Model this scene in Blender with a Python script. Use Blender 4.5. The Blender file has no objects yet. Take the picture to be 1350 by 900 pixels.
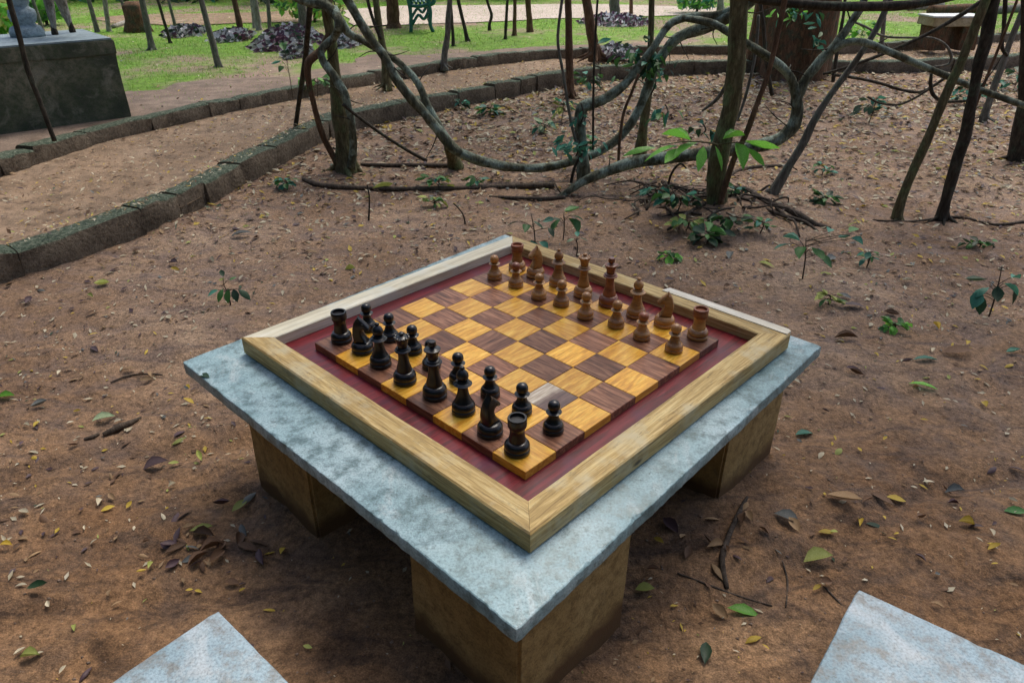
import bpy, bmesh, math, random
import numpy as np
from mathutils import Matrix, Vector, Euler
random.seed(7); rng = np.random.default_rng(11)
R_ = math.radians
scene = bpy.context.scene
COL = scene.collection

# ------------------------------------------------------------------ camera, sky, sun, exposure
S = 0.11                        # one chess square, metres
H = 1.5863                      # eye height
FPX = 953.61                    # focal length in photo pixels (1350 wide)
PITCH, ROLL = R_(29.41), R_(0.2186)
cam_d = bpy.data.cameras.new('camera')
cam = bpy.data.objects.new('camera', cam_d); COL.objects.link(cam)
cam_d.sensor_width = 36; cam_d.lens = FPX / 1350 * 36
cam_d.clip_start = 0.02; cam_d.clip_end = 1000
cam.matrix_world = Matrix.Translation((0, 0, H)) @ Matrix.Rotation(R_(90) - PITCH, 4, 'X') @ Matrix.Rotation(ROLL, 4, 'Z')
cam_d.dof.use_dof = True; cam_d.dof.focus_distance = 2.3; cam_d.dof.aperture_fstop = 13.0
scene.camera = cam

SUN_EL, SUN_AZ = R_(60), R_(24)      # azimuth measured from +Y (into the picture) towards +X
world = bpy.data.worlds.new('World'); scene.world = world; world.use_nodes = True
wn = world.node_tree.nodes; wl = world.node_tree.links; wn.clear()
sky = wn.new('ShaderNodeTexSky'); sky.sky_type = 'NISHITA'; sky.sun_disc = False
sky.sun_elevation = SUN_EL; sky.sun_rotation = SUN_AZ
sky.air_density = 1.0; sky.dust_density = 4.0; sky.ozone_density = 1.0
bg = wn.new('ShaderNodeBackground'); bg.inputs[1].default_value = 0.12
wo = wn.new('ShaderNodeOutputWorld')
wl.new(sky.outputs[0], bg.inputs[0]); wl.new(bg.outputs[0], wo.inputs[0])
sd = bpy.data.lights.new('sun', 'SUN'); sd.energy = 1.4; sd.angle = R_(28); sd.color = (1.0, 0.95, 0.86)
sun = bpy.data.objects.new('sun', sd); COL.objects.link(sun)
sdir = Vector((math.sin(SUN_AZ) * math.cos(SUN_EL), math.cos(SUN_AZ) * math.cos(SUN_EL), math.sin(SUN_EL)))
sun.rotation_euler = sdir.to_track_quat('Z', 'Y').to_euler()
vs = scene.view_settings
vs.view_transform = 'Standard'; vs.look = 'None'; vs.gamma = 1.0; vs.use_curve_mapping = False
vs.exposure = 0.8

# ------------------------------------------------------------------ geometry of the place
CP, SP, CR, SR = math.cos(PITCH), math.sin(PITCH), math.cos(ROLL), math.sin(ROLL)
def ray(x, y):
    a = (x - 675) / FPX; b = -(y - 450) / FPX
    a, b = a * CR - b * SR, a * SR + b * CR
    return np.array([a, CP + b * SP, -SP + b * CP])
def at(x, y, z=0.0):
    d = ray(x, y); t = (z - H) / d[2]
    return Vector(np.array([0, 0, H]) + t * d)
def aty(x, y, Y):
    d = ray(x, y); t = Y / d[1]
    return Vector(np.array([0, 0, H]) + t * d)
def pxm(w, p):                  # width of w photo pixels at point p, metres
    d = p[1] * CP + (H - p[2]) * SP
    return w * d / FPX
RHV = np.array([0.690885, -0.722964]); FHV = np.array([0.724257, 0.68953]); CUV = np.array([-8.8555, -8.0594])
GZ = 4.5                        # board top above the ground, in squares
def b2w(u, v, z=0.0):           # board coordinates (squares) to world
    d = np.array([u, v]) - CUV
    return Vector((d @ RHV * S, d @ FHV * S, (z + GZ) * S))
BO = b2w(0, 0); BU = (b2w(1, 0) - BO).normalized(); BANG = math.atan2(BU.y, BU.x)

def _h(ix, iy, seed):
    n = np.sin(ix * 127.1 + iy * 311.7 + seed * 74.7) * 43758.5453
    return n - np.floor(n)
def vnoise(x, y, seed=0):
    x = np.asarray(x, float); y = np.asarray(y, float)
    ix, iy = np.floor(x), np.floor(y); fx, fy = x - ix, y - iy
    fx = fx * fx * (3 - 2 * fx); fy = fy * fy * (3 - 2 * fy)
    a = _h(ix, iy, seed); b = _h(ix + 1, iy, seed); c = _h(ix, iy + 1, seed); d = _h(ix + 1, iy + 1, seed)
    return (a * (1 - fx) + b * fx) * (1 - fy) + (c * (1 - fx) + d * fx) * fy - 0.5
def fbm(x, y, seed=0, o=4):
    s = 0; a = 1.0; f = 1.0
    for k in range(o):
        s = s + a * vnoise(np.asarray(x) * f, np.asarray(y) * f, seed + k); a *= .5; f *= 2.03
    return s
MT = (1.36, 4.6)                # main tree foot
def ground_z(x, y):
    x = np.asarray(x, float); y = np.asarray(y, float)
    fade = np.exp(-np.maximum(0, np.hypot(x, y - 3) - 8) / 6)
    z = 0.030 * fbm(x * .9, y * .9, 3, 3) + 0.020 * fbm(x * 3.5, y * 3.5, 9, 3)
    # erosion runnels across the near ground
    w = fbm(x * 1.3, y * 1.3, 20, 2)
    z = z + .014 * fbm(x * 6.5, y * 6.5, 15, 2) * np.exp(-np.maximum(0, y - 4) / 2)
    z = z - 0.022 * np.exp(-((np.sin((y * 0.93 - x * 0.37 + w * .35) * 5.5)) / .35) ** 2) * np.exp(-np.maximum(0, y - 2.3) / .8)
    z = z + 0.07 * np.exp(-((x - MT[0] + .1) ** 2 + (y - MT[1]) ** 2) / .35)
    z = z + 0.03 * np.exp(-((x - .95) ** 2 + (y - 1.7) ** 2) / .12)
    for lx, ly in ((-.06, 1.14), (-.67, 1.83), (.66, 1.74)): z = z + .022 * np.exp(-((x - lx) ** 2 + (y - ly) ** 2) / .07)
    return z * fade
def gz(x, y): return float(ground_z(x, y))

# ------------------------------------------------------------------ mesh helpers
class MB:
    def __init__(s): s.v = []; s.f = []; s.mi = []
    def add(s, verts, faces, mi=0):
        o = len(s.v); s.v.extend([tuple(p) for p in verts])
        s.f.extend([tuple(i + o for i in f) for f in faces]); s.mi.extend([mi] * len(faces))
    def box(s, c, d, rz=0.0, mi=0):
        c = Vector(c); m = Matrix.Rotation(rz, 3, 'Z'); h = Vector(d) / 2
        vs_ = [c + m @ Vector((sx * h.x, sy * h.y, sz * h.z)) for sz in (-1, 1) for sx, sy in ((-1, -1), (1, -1), (1, 1), (-1, 1))]
        s.add(vs_, [(3, 2, 1, 0), (4, 5, 6, 7), (0, 1, 5, 4), (1, 2, 6, 5), (2, 3, 7, 6), (3, 0, 4, 7)], mi)
    def tube(s, pts, rads, n=10, rough=0.0, sub=4, closed_ends=True, mi=0, seed=0):
        P, Q = catmull(pts, rads, sub)
        T = [(P[min(i + 1, len(P) - 1)] - P[max(i - 1, 0)]).normalized() for i in range(len(P))]
        nrm = T[0].orthogonal().normalized(); verts = []; faces = []
        for i, (p, r, t) in enumerate(zip(P, Q, T)):
            nrm = (nrm - t * nrm.dot(t)).normalized(); bn = t.cross(nrm)
            for k in range(n):
                a = 2 * math.pi * k / n
                rr = r
                if rough:
                    rr *= 1 + rough * (1.5 * float(fbm(k * .9 + seed, i * .45 + seed, 5, 2)) + .4 * math.sin(i * .9 + k * 2.1 + seed) + 1.6 * float(vnoise(i * .23 + seed, seed, 6)))
                verts.append(p + (nrm * math.cos(a) + bn * math.sin(a)) * rr)
        for i in range(len(P) - 1):
            for k in range(n):
                a = i * n + k; b = i * n + (k + 1) % n
                faces.append((a, b, b + n, a + n))
        if closed_ends:
            faces.append(tuple(range(n - 1, -1, -1))); o = (len(P) - 1) * n; faces.append(tuple(o + k for k in range(n)))
        s.add(verts, faces, mi)
    def lathe(s, prof, n=28, c=(0, 0, 0), mi=0, lobes=0, amp=0.0):
        verts = []; faces = []
        for r, z in prof:
            for k in range(n):
                a = 2 * math.pi * k / n
                rr = r * (1 + (amp * math.cos(lobes * a + z * 9) if lobes else 0))
                verts.append((c[0] + rr * math.cos(a), c[1] + rr * math.sin(a), c[2] + z))
        for i in range(len(prof) - 1):
            for k in range(n):
                a = i * n + k; b = i * n + (k + 1) % n
                faces.append((a, b, b + n, a + n))
        faces.append(tuple(range(n - 1, -1, -1))); o = (len(prof) - 1) * n; faces.append(tuple(o + k for k in range(n)))
        s.add(verts, faces, mi)
    def mesh(s, name, mats, smooth=False, auto=None):
        me = bpy.data.meshes.new(name); me.from_pydata(s.v, [], s.f)
        if not isinstance(mats, (list, tuple)): mats = [mats]
        for m in mats: me.materials.append(M[m])
        if len(mats) > 1: me.polygons.foreach_set('material_index', s.mi)
        if smooth: me.polygons.foreach_set('use_smooth', [True] * len(me.polygons))
        me.update()
        if auto is not None and smooth: me.set_sharp_from_angle(angle=R_(auto))
        return me
    def build(s, name, mats, parent=None, smooth=False, auto=None, loc=None, rz=0.0):
        o = bpy.data.objects.new(name, s.mesh(name, mats, smooth, auto)); COL.objects.link(o)
        if parent is not None: o.parent = parent
        if loc is not None: o.location = loc
        if rz: o.rotation_euler.z = rz
        return o
def catmull(pts, rads, sub):
    pts = [Vector(p) for p in pts]
    if len(pts) < 3: sub = max(sub, 2)
    P = []; Q = []
    for i in range(len(pts) - 1):
        p0 = pts[max(i - 1, 0)]; p1 = pts[i]; p2 = pts[i + 1]; p3 = pts[min(i + 2, len(pts) - 1)]
        for k in range(sub):
            t = k / sub
            P.append(.5 * ((2 * p1) + (p2 - p0) * t + (2 * p0 - 5 * p1 + 4 * p2 - p3) * t * t + (3 * p1 - p0 - 3 * p2 + p3) * t ** 3))
            Q.append(rads[i] * (1 - t) + rads[i + 1] * t)
    P.append(pts[-1]); Q.append(rads[-1]); return P, Q
def inst(name, me, parent=None, loc=(0, 0, 0), rot=(0, 0, 0), sc=(1, 1, 1)):
    o = bpy.data.objects.new(name, me); COL.objects.link(o); o.parent = parent
    o.location = loc; o.rotation_euler = rot; o.scale = sc if hasattr(sc, '__len__') else (sc,) * 3
    return o
def thing(name, label, cat, loc=(0, 0, 0), rz=0.0, group=None):
    o = bpy.data.objects.new(name, None); COL.objects.link(o); o.empty_display_size = .05
    o.location = loc; o.rotation_euler = (0, 0, rz); return tag(o, label, cat, group)
def tag(o, label=None, cat=None, group=None, kind=None):
    if label: o['label'] = label
    if cat: o['category'] = cat
    if group: o['group'] = group
    if kind: o['kind'] = kind
    return o

# ------------------------------------------------------------------ materials
M = {}
class NT:
    def __init__(s, name, rough=.8, spec=.3):
        m = bpy.data.materials.new(name); m.use_nodes = True; s.m = m; s.t = m.node_tree; s.n = s.t.nodes; s.l = s.t.links
        s.b = s.n['Principled BSDF']; s.b.inputs['Roughness'].default_value = rough; s.b.inputs['Specular IOR Level'].default_value = spec
        M[name] = m; s.tc = s.n.new('ShaderNodeTexCoord'); s.out = s.tc.outputs['Object']
    def map(s, scale=(1, 1, 1), rnd=False, src=None):
        mp = s.n.new('ShaderNodeMapping'); mp.inputs['Scale'].default_value = scale
        s.l.new(src or s.out, mp.inputs[0])
        if rnd:
            oi = s.n.new('ShaderNodeObjectInfo'); mu = s.n.new('ShaderNodeMath'); mu.operation = 'MULTIPLY'; mu.inputs[1].default_value = 37.0
            s.l.new(oi.outputs['Random'], mu.inputs[0]); cx = s.n.new('ShaderNodeCombineXYZ')
            for i in range(3): s.l.new(mu.outputs[0], cx.inputs[i])
            s.l.new(cx.outputs[0], mp.inputs['Location'])
        return mp.outputs[0]
    def noise(s, sc, det=4, rough=.55, vec=None, dist=0.0):
        n = s.n.new('ShaderNodeTexNoise'); n.inputs['Scale'].default_value = sc; n.inputs['Detail'].default_value = det
        n.inputs['Roughness'].default_value = rough; n.inputs['Distortion'].default_value = dist
        s.l.new(vec or s.out, n.inputs['Vector']); return n.outputs['Fac']
    def voro(s, sc, vec=None, out='Distance', feat='F1'):
        n = s.n.new('ShaderNodeTexVoronoi'); n.inputs['Scale'].default_value = sc; n.feature = feat
        s.l.new(vec or s.out, n.inputs['Vector']); return n.outputs[out]
    def ramp(s, fac, stops, interp='LINEAR'):
        r = s.n.new('ShaderNodeValToRGB'); r.color_ramp.interpolation = interp; e = r.color_ramp.elements
        while len(e) < len(stops): e.new(.5)
        for i, (p, c) in enumerate(stops):
            e[i].position = p
            e[i].color = (c, c, c, 1) if not hasattr(c, '__len__') else tuple(c) + (1,)
        s.l.new(fac, r.inputs[0]); return r.outputs[0]
    def mix(s, fac, a, b, mode='MIX'):
        m = s.n.new('ShaderNodeMix'); m.data_type = 'RGBA'; m.blend_type = mode
        for sock, val in ((m.inputs[0], fac), (m.inputs[6], a), (m.inputs[7], b)):
            if hasattr(val, 'is_linked') or isinstance(val, bpy.types.NodeSocket): s.l.new(val, sock)
            elif hasattr(val, '__len__'): sock.default_value = tuple(val) + (1,)
            else: sock.default_value = val
        return m.outputs[2]
    def col(s, c):
        if isinstance(c, bpy.types.NodeSocket): s.l.new(c, s.b.inputs['Base Color'])
        else: s.b.inputs['Base Color'].default_value = tuple(c) + (1,)
        return s
    def rough(s, v): s.l.new(v, s.b.inputs['Roughness']); return s
    def bump(s, h, strength=.3, dist=.01):
        b = s.n.new('ShaderNodeBump'); b.inputs['Strength'].default_value = strength; b.inputs['Distance'].default_value = dist
        prev = s.b.inputs['Normal'].links
        if prev: s.l.new(prev[0].from_socket, b.inputs['Normal'])
        s.l.new(h, b.inputs['Height']); s.l.new(b.outputs[0], s.b.inputs['Normal']); return s
    def rnd(s):
        return s.n.new('ShaderNodeObjectInfo').outputs['Random']

def soil(name, c0, c1, c2, fine=1.0, damp=0.35):
    k = NT(name, .9, .25)
    big = k.noise(.9, 4, .6); mid = k.noise(7, 5, .65); fin = k.noise(60, 4, .7); gr = k.noise(260, 2, .6)
    c = k.ramp(big, [(.32, c0), (.5, c1), (.68, c2)])
    c = k.mix(k.ramp(mid, [(.35, 1.0), (.62, 0.0)]), c, tuple(x * damp * 1.3 for x in c0), 'MIX') if damp < 1 else c
    c2_ = k.mix(.55, c, k.ramp(fin, [(.25, .42), (.5, .95), (.75, 1.5)]), 'MULTIPLY')
    c3 = k.mix(.5, c2_, k.ramp(gr, [(.3, .45), (.55, 1.05), (.72, 1.6)]), 'MULTIPLY')
    k.col(c3); k.bump(fin, .5, .012).bump(gr, .45, .004).bump(k.voro(90), .25, .005)
    k.rough(k.ramp(mid, [(.3, .62), (.6, .95)]))
    return k
k = NT('soil', .9, .25)
big = k.noise(.9, 4, .6); mid = k.noise(6, 6, .68, dist=.5); fin = k.noise(48, 5, .72); gr = k.noise(230, 2, .6); strk = k.noise(1.0, 5, .65, k.map((3.2, 9.5, 5)), 1.2)
sy = k.n.new('ShaderNodeSeparateXYZ'); k.l.new(k.out, sy.inputs[0])
wy = k.n.new('ShaderNodeMath'); wy.operation = 'MULTIPLY_ADD'; k.l.new(big, wy.inputs[0]); wy.inputs[1].default_value = 1.6; k.l.new(sy.outputs[1], wy.inputs[2])
wet = k.ramp(wy.outputs[0], [(0, 1.0), (1, 1.0)]); mr = k.n.new('ShaderNodeMapRange'); k.l.new(wy.outputs[0], mr.inputs[0]); mr.inputs[1].default_value = 1.9; mr.inputs[2].default_value = 4.0
dry = k.ramp(big, [(.3, (.16, .095, .055)), (.5, (.265, .168, .103)), (.7, (.375, .262, .175))])
moist = k.ramp(big, [(.3, (.165, .086, .040)), (.5, (.265, .150, .074)), (.7, (.37, .23, .125))])
c = k.mix(mr.outputs[0], moist, dry)
c = k.mix(k.ramp(strk, [(.34, .9), (.50, 0.0)]), c, k.mix(mr.outputs[0], (.070, .042, .026), (.15, .105, .085)))
dmp = k.noise(1.9, 5, .7, k.map((1, 1.7, 1)), 1.0); c = k.mix(k.ramp(dmp, [(.54, 0.0), (.66, .8)]), c, k.mix(mr.outputs[0], (.062, .036, .02), (.16, .10, .065)))
c = k.mix(k.ramp(mid, [(.34, .7), (.55, 0.0)]), c, k.mix(mr.outputs[0], (.10, .060, .036), (.17, .115, .09)))
c = k.mix(.8, c, k.ramp(fin, [(.30, .30), (.48, .95), (.70, 1.65)]), 'MULTIPLY')
c = k.mix(.65, c, k.ramp(gr, [(.3, .42), (.55, 1.05), (.72, 1.7)]), 'MULTIPLY')
k.col(c); k.bump(mid, .5, .02).bump(fin, .6, .014).bump(gr, .5, .004).bump(k.voro(85), .3, .006)
k.rough(k.ramp(mid, [(.3, .6), (.6, .95)]))
soil('path_sand', (.27, .18, .11), (.36, .25, .165), (.43, .32, .225), damp=.5)
soil('litter_soil', (.20, .14, .10), (.28, .205, .155), (.35, .27, .21), damp=.6)
soil('pale_sand', (.46, .38, .31), (.56, .47, .40), (.62, .53, .46), damp=.8)
k = NT('lawn', .9, .2)
n1 = k.noise(.55, 5, .65); n2 = k.noise(9, 4, .7); n3 = k.noise(70, 3, .7)
g = k.ramp(n2, [(.3, (.08, .16, .018)), (.6, (.17, .32, .035)), (.8, (.28, .38, .08))])
e = k.ramp(n2, [(.3, (.20, .14, .10)), (.6, (.33, .24, .18)), (.8, (.42, .33, .25))])
k.col(k.mix(.6, k.mix(k.ramp(n1, [(.40, 0.0), (.53, .95)]), e, g), k.ramp(n3, [(.25, .4), (.5, 1.0), (.75, 1.6)]), 'MULTIPLY'))
k.bump(n3, .6, .02)

def bark(name, c0, c1, lich=None, amt=.5, z=1.0, stretch=.25):
    k = NT(name, .9, .2)
    v = k.map((1, 1, stretch))
    a = k.noise(38, 6, .7, v, .4); b = k.noise(9, 4, .6); d = k.noise(120, 3, .7, v)
    c = k.ramp(a, [(.3, tuple(x * .45 for x in c0)), (.5, c0), (.7, c1)])
    if lich: c = k.mix(k.ramp(b, [(.62 - amt * .25, 0.0), (.72 - amt * .2, 1.0)]), c, k.ramp(d, [(.3, tuple(x * .5 for x in lich)), (.65, lich)]))
    k.col(k.mix(.5, c, k.ramp(d, [(.3, .5), (.6, 1.2)]), 'MULTIPLY')); k.bump(a, .8, .012).bump(d, .5, .004)
bark('bark_olive', (.12, .10, .052), (.25, .22, .12), (.17, .20, .09), .5)
bark('bark_grey', (.15, .14, .12), (.27, .26, .22), (.17, .20, .16), .4)
bark('bark_dark', (.05, .042, .032), (.11, .092, .068), (.085, .10, .07), .3)
bark('bark_brown', (.13, .075, .045), (.23, .14, .085), (.12, .12, .07), .1)
bark('bark_pale', (.30, .28, .24), (.48, .46, .42), (.13, .11, .08), .2)
bark('bark_red', (.12, .064, .035), (.22, .13, .07), (.09, .085, .05), .5)
bark('liana_bark', (.09, .092, .062), (.24, .245, .17), (.32, .39, .32), .6)
bark('root_bark', (.075, .058, .045), (.14, .11, .085), None, .5)
bark('twig_bark', (.10, .075, .055), (.18, .14, .10), None, .5)

k = NT('kerb_stone', .92, .2)
n1 = k.noise(5, 5, .6, k.map((1, 1, 1), True)); n2 = k.noise(45, 4, .7); n3 = k.noise(170, 2, .6)
geo = k.n.new('ShaderNodeNewGeometry'); sx = k.n.new('ShaderNodeSeparateXYZ'); k.l.new(geo.outputs['Normal'], sx.inputs[0])
face = k.ramp(k.mix(.5, n1, n2), [(.32, (.055, .042, .03)), (.48, (.16, .125, .09)), (.62, (.27, .215, .155)), (.75, (.36, .30, .22))])
moss = k.ramp(n2, [(.3, (.035, .055, .036)), (.5, (.10, .13, .09)), (.7, (.28, .30, .22))])
tm = k.n.new('ShaderNodeMath'); tm.operation = 'MULTIPLY_ADD'; k.l.new(n1, tm.inputs[0]); tm.inputs[1].default_value = .5; k.l.new(sx.outputs[2], tm.inputs[2])
k.col(k.mix(.55, k.mix(k.ramp(tm.outputs[0], [(.62, 0.0), (.95, 1.0)]), face, moss), k.ramp(n3, [(.3, .45), (.6, 1.25)]), 'MULTIPLY'))
k.bump(n2, 1.0, .03).bump(n3, .5, .006)

def concrete(name, cols, stain, rough=.6, spec=.45, pit=.5, grime=0.0, wear=None):
    k = NT(name, rough, spec)
    a = k.noise(3.2, 6, .62); b = k.noise(26, 5, .72); d = k.noise(170, 3, .65); s2 = k.noise(6.5, 5, .7, dist=.6)
    c = k.ramp(a, [(.3, cols[0]), (.5, cols[1]), (.7, cols[2])])
    c = k.mix(k.ramp(b, [(.36, .8), (.55, 0.0)]), c, stain)
    c = k.mix(k.ramp(s2, [(.60, 0.0), (.74, .55)]), c, stain)
    if wear: c = k.mix(k.ramp(k.noise(4.5, 6, .75, dist=1.0), [(.52, 0.0), (.68, .8)]), c, wear)
    if grime:
        c = k.mix(k.ramp(k.noise(75, 4, .75), [(.62, 0.0), (.70, grime)]), c, (.05, .065, .06)); c = k.mix(k.ramp(k.noise(13, 6, .8, dist=.8), [(.60, 0.0), (.72, grime * .8)]), c, (.09, .12, .11))
    k.col(k.mix(pit, c, k.ramp(d, [(.28, .45), (.5, 1.0), (.72, 1.3)]), 'MULTIPLY')); k.bump(b, .25, .006).bump(d, .35, .002)
    k.rough(k.ramp(b, [(.35, rough - .12), (.7, rough + .15)]))
    return k
concrete('table_concrete', [(.16, .27, .29), (.27, .40, .425), (.40, .52, .54)], (.07, .125, .125), .46, .5, .75, .8, (.50, .57, .57))
concrete('stool_concrete', [(.17, .26, .30), (.28, .38, .43), (.38, .47, .52)], (.20, .19, .165), .5, .5, .8, .6, (.46, .51, .53))
concrete('leg_concrete', [(.29, .195, .075), (.38, .265, .11), (.45, .33, .15)], (.20, .135, .055), .85, .25, .6, .5)
def splash(name):
    m = M[name]; t = m.node_tree; bs = t.nodes['Principled BSDF']; src = bs.inputs['Base Color'].links[0].from_socket
    ge = t.nodes.new('ShaderNodeNewGeometry'); sp = t.nodes.new('ShaderNodeSeparateXYZ'); t.links.new(ge.outputs['Position'], sp.inputs[0])
    nz = t.nodes.new('ShaderNodeTexNoise'); nz.inputs['Scale'].default_value = 18; nz.inputs['Detail'].default_value = 6; t.links.new(ge.outputs['Position'], nz.inputs['Vector'])
    ma = t.nodes.new('ShaderNodeMath'); ma.operation = 'MULTIPLY_ADD'; t.links.new(nz.outputs['Fac'], ma.inputs[0]); ma.inputs[1].default_value = -.09; t.links.new(sp.outputs[2], ma.inputs[2])
    rp = t.nodes.new('ShaderNodeValToRGB'); t.links.new(ma.outputs[0], rp.inputs[0]); rp.color_ramp.elements[0].position = 0.0; rp.color_ramp.elements[0].color = (.9, .9, .9, 1); rp.color_ramp.elements[1].position = .06; rp.color_ramp.elements[1].color = (0, 0, 0, 1)
    mx = t.nodes.new('ShaderNodeMix'); mx.data_type = 'RGBA'; t.links.new(rp.outputs[0], mx.inputs[0]); t.links.new(src, mx.inputs[6]); mx.inputs[7].default_value = (.12, .065, .032, 1); t.links.new(mx.outputs[2], bs.inputs['Base Color'])
splash('leg_concrete')
concrete('pedestal_concrete', [(.035, .045, .035), (.11, .115, .08), (.24, .215, .155)], (.05, .075, .035), .85, .3, .6, .6, (.26, .25, .20))
concrete('pedestal_top', [(.20, .26, .29), (.27, .34, .37), (.32, .39, .42)], (.13, .17, .18), .7, .4, .4)
concrete('statue_stone', [(.24, .32, .37), (.33, .42, .47), (.42, .50, .54)], (.16, .20, .22), .8, .3, .4)
concrete('bench_stone', [(.34, .26, .13), (.42, .34, .20), (.5, .43, .3)], (.25, .2, .12), .8, .3, .4)
concrete('bench_top', [(.5, .52, .5), (.6, .62, .6), (.68, .7, .68)], (.4, .4, .36), .6, .4, .3)

def wood(name, c0, c1, c2, scale=(3, 40, 40), rough=.5, spec=.4, stain=None, coat=0.0, knots=0.0, var=.25):
    k = NT(name, rough, spec)
    v = k.map(scale, True)
    a = k.noise(1.0, 5, .6, v, .8); b = k.noise(5, 3, .7, v); d = k.noise(9, 4, .6, k.map((1, 1, 1), True))
    c = k.ramp(a, [(.3, c0), (.5, c1), (.68, c2)])
    c = k.mix(.45, c, k.ramp(b, [(.3, .55), (.6, 1.2)]), 'MULTIPLY')
    if stain: c = k.mix(k.ramp(d, [(.52, 0.0), (.68, .75)]), c, stain)
    if knots: c = k.mix(k.ramp(k.voro(7, k.map((.55, 1.6, 1.6), True)), [(.04, .9), (.10, 0.0)]), c, (.05, .04, .03))
    if var: c = k.mix(1.0, c, k.ramp(k.rnd(), [(0, 1 - var), (1, 1 + var)]), 'MULTIPLY')
    k.col(c); k.bump(a, .2, .002).bump(b, .15, .001)
    if coat: k.b.inputs['Coat Weight'].default_value = coat; k.b.inputs['Coat Roughness'].default_value = .22
    return k
k = wood('frame_wood', (.20, .125, .042), (.43, .295, .11), (.59, .455, .215), (6, 110, 110), .6, .3, (.47, .41, .26), knots=1, var=.08)
pv = k.b.inputs['Base Color'].links[0].from_socket
fl = k.noise(1, 5, .75, k.map((22, 130, 130), True)); mi_ = k.noise(16, 6, .8, k.map((.5, 1.4, 1.4), True), .6)
pv = k.mix(k.ramp(fl, [(.60, 0.0), (.70, .75)]), pv, (.07, .055, .035)); k.col(k.mix(k.ramp(mi_, [(.56, 0.0), (.70, .7)]), pv, (.15, .135, .085)))
wood('pale_wood', (.48, .42, .28), (.62, .57, .42), (.74, .70, .58), (2.5, 42, 42), .5, .45, (.58, .58, .50), var=.05)
wood('pale_cross', (.50, .44, .32), (.60, .55, .43), (.68, .64, .54), (42, 2.5, 42), .5, .45, (.62, .62, .56), var=.05)
wood('red_lacquer', (.05, .003, .006), (.115, .006, .010), (.19, .013, .020), (4, 60, 60), .34, .35, (.085, .012, .034), coat=.25, var=.1)
wood('light_square', (.48, .19, .010), (.68, .33, .026), (.82, .50, .08), (9, 70, 70), .34, .45, coat=.3, var=.2)
wood('dark_square', (.055, .019, .010), (.18, .072, .038), (.34, .165, .092), (9, 80, 80), .38, .3, coat=.12, var=.35)
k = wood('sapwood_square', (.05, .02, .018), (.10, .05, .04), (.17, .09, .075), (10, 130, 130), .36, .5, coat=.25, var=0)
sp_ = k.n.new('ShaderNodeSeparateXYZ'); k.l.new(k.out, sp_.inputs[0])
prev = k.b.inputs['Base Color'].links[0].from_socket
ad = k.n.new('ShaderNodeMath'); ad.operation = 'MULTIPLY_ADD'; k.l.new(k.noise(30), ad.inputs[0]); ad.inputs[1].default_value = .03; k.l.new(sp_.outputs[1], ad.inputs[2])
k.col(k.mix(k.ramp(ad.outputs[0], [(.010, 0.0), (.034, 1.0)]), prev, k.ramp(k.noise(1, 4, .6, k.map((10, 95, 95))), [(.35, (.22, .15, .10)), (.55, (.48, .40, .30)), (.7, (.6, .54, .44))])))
wood('piece_brown', (.20, .075, .016), (.33, .145, .036), (.45, .235, .075), (14, 14, 60), .36, .5, coat=.35, var=.22)
wood('piece_red', (.13, .032, .012), (.20, .055, .02), (.28, .09, .032), (14, 14, 60), .36, .5, coat=.35, var=.2)
k = NT('piece_black', .34, .35); k.col(k.ramp(k.noise(40, 3), [(.3, (.003, .003, .004)), (.7, (.007, .007, .009))])); k.b.inputs['Coat Weight'].default_value = .3
k.b.inputs['Coat Roughness'].default_value = .10; k.bump(k.noise(60, 3), .06, .002)
k = NT('felt', .95); k.col((.02, .02, .02))

def leafmat(name, c0, c1, rough=.5, trans=.25, var=.3):
    k = NT(name, rough, .35)
    c = k.ramp(k.noise(25, 3, .6, k.map((1, 1, 1), True)), [(.3, c0), (.7, c1)])
    c = k.mix(1.0, c, k.ramp(k.rnd(), [(0, 1 - var), (1, 1 + var)]), 'MULTIPLY')
    k.col(c)
    tr = k.n.new('ShaderNodeBsdfTranslucent'); k.l.new(c, tr.inputs[0]); mx = k.n.new('ShaderNodeMixShader'); mx.inputs[0].default_value = trans
    k.l.new(k.b.outputs[0], mx.inputs[1]); k.l.new(tr.outputs[0], mx.inputs[2]); k.l.new(mx.outputs[0], k.n['Material Output'].inputs[0])
leafmat('leaf_green', (.05, .15, .045), (.10, .25, .06))
leafmat('leaf_teal', (.035, .17, .11), (.09, .31, .21))
leafmat('leaf_bright', (.14, .44, .04), (.26, .60, .10), .45, .4)
leafmat('leaf_dark', (.02, .05, .025), (.04, .09, .04))
leafmat('leaf_yellow', (.48, .32, .03), (.62, .46, .08), .6)
leafmat('leaf_lime', (.30, .34, .06), (.42, .46, .14), .6)
leafmat('leaf_pale', (.50, .43, .28), (.66, .60, .45), .7)
leafmat('leaf_palegreen', (.30, .40, .22), (.42, .50, .30), .6)
leafmat('leaf_brown', (.10, .055, .03), (.18, .10, .055), .7, .1)
leafmat('leaf_tan', (.26, .16, .075), (.36, .24, .13), .7, .1)
leafmat('leaf_purple', (.055, .03, .035), (.09, .05, .055), .55, .05)
leafmat('leaf_greyish', (.10, .11, .105), (.17, .18, .165), .6, .1)
leafmat('leaf_white', (.5, .5, .52), (.72, .72, .72), .6, .15)
leafmat('leaf_violet', (.07, .03, .055), (.14, .06, .10), .5, .15)
leafmat('grass', (.11, .22, .02), (.26, .42, .06), .6, .35)
k = NT('green_iron', .45, .5); k.col(k.ramp(k.noise(30), [(.3, (.012, .095, .085)), (.7, (.03, .17, .15))]))

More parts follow.
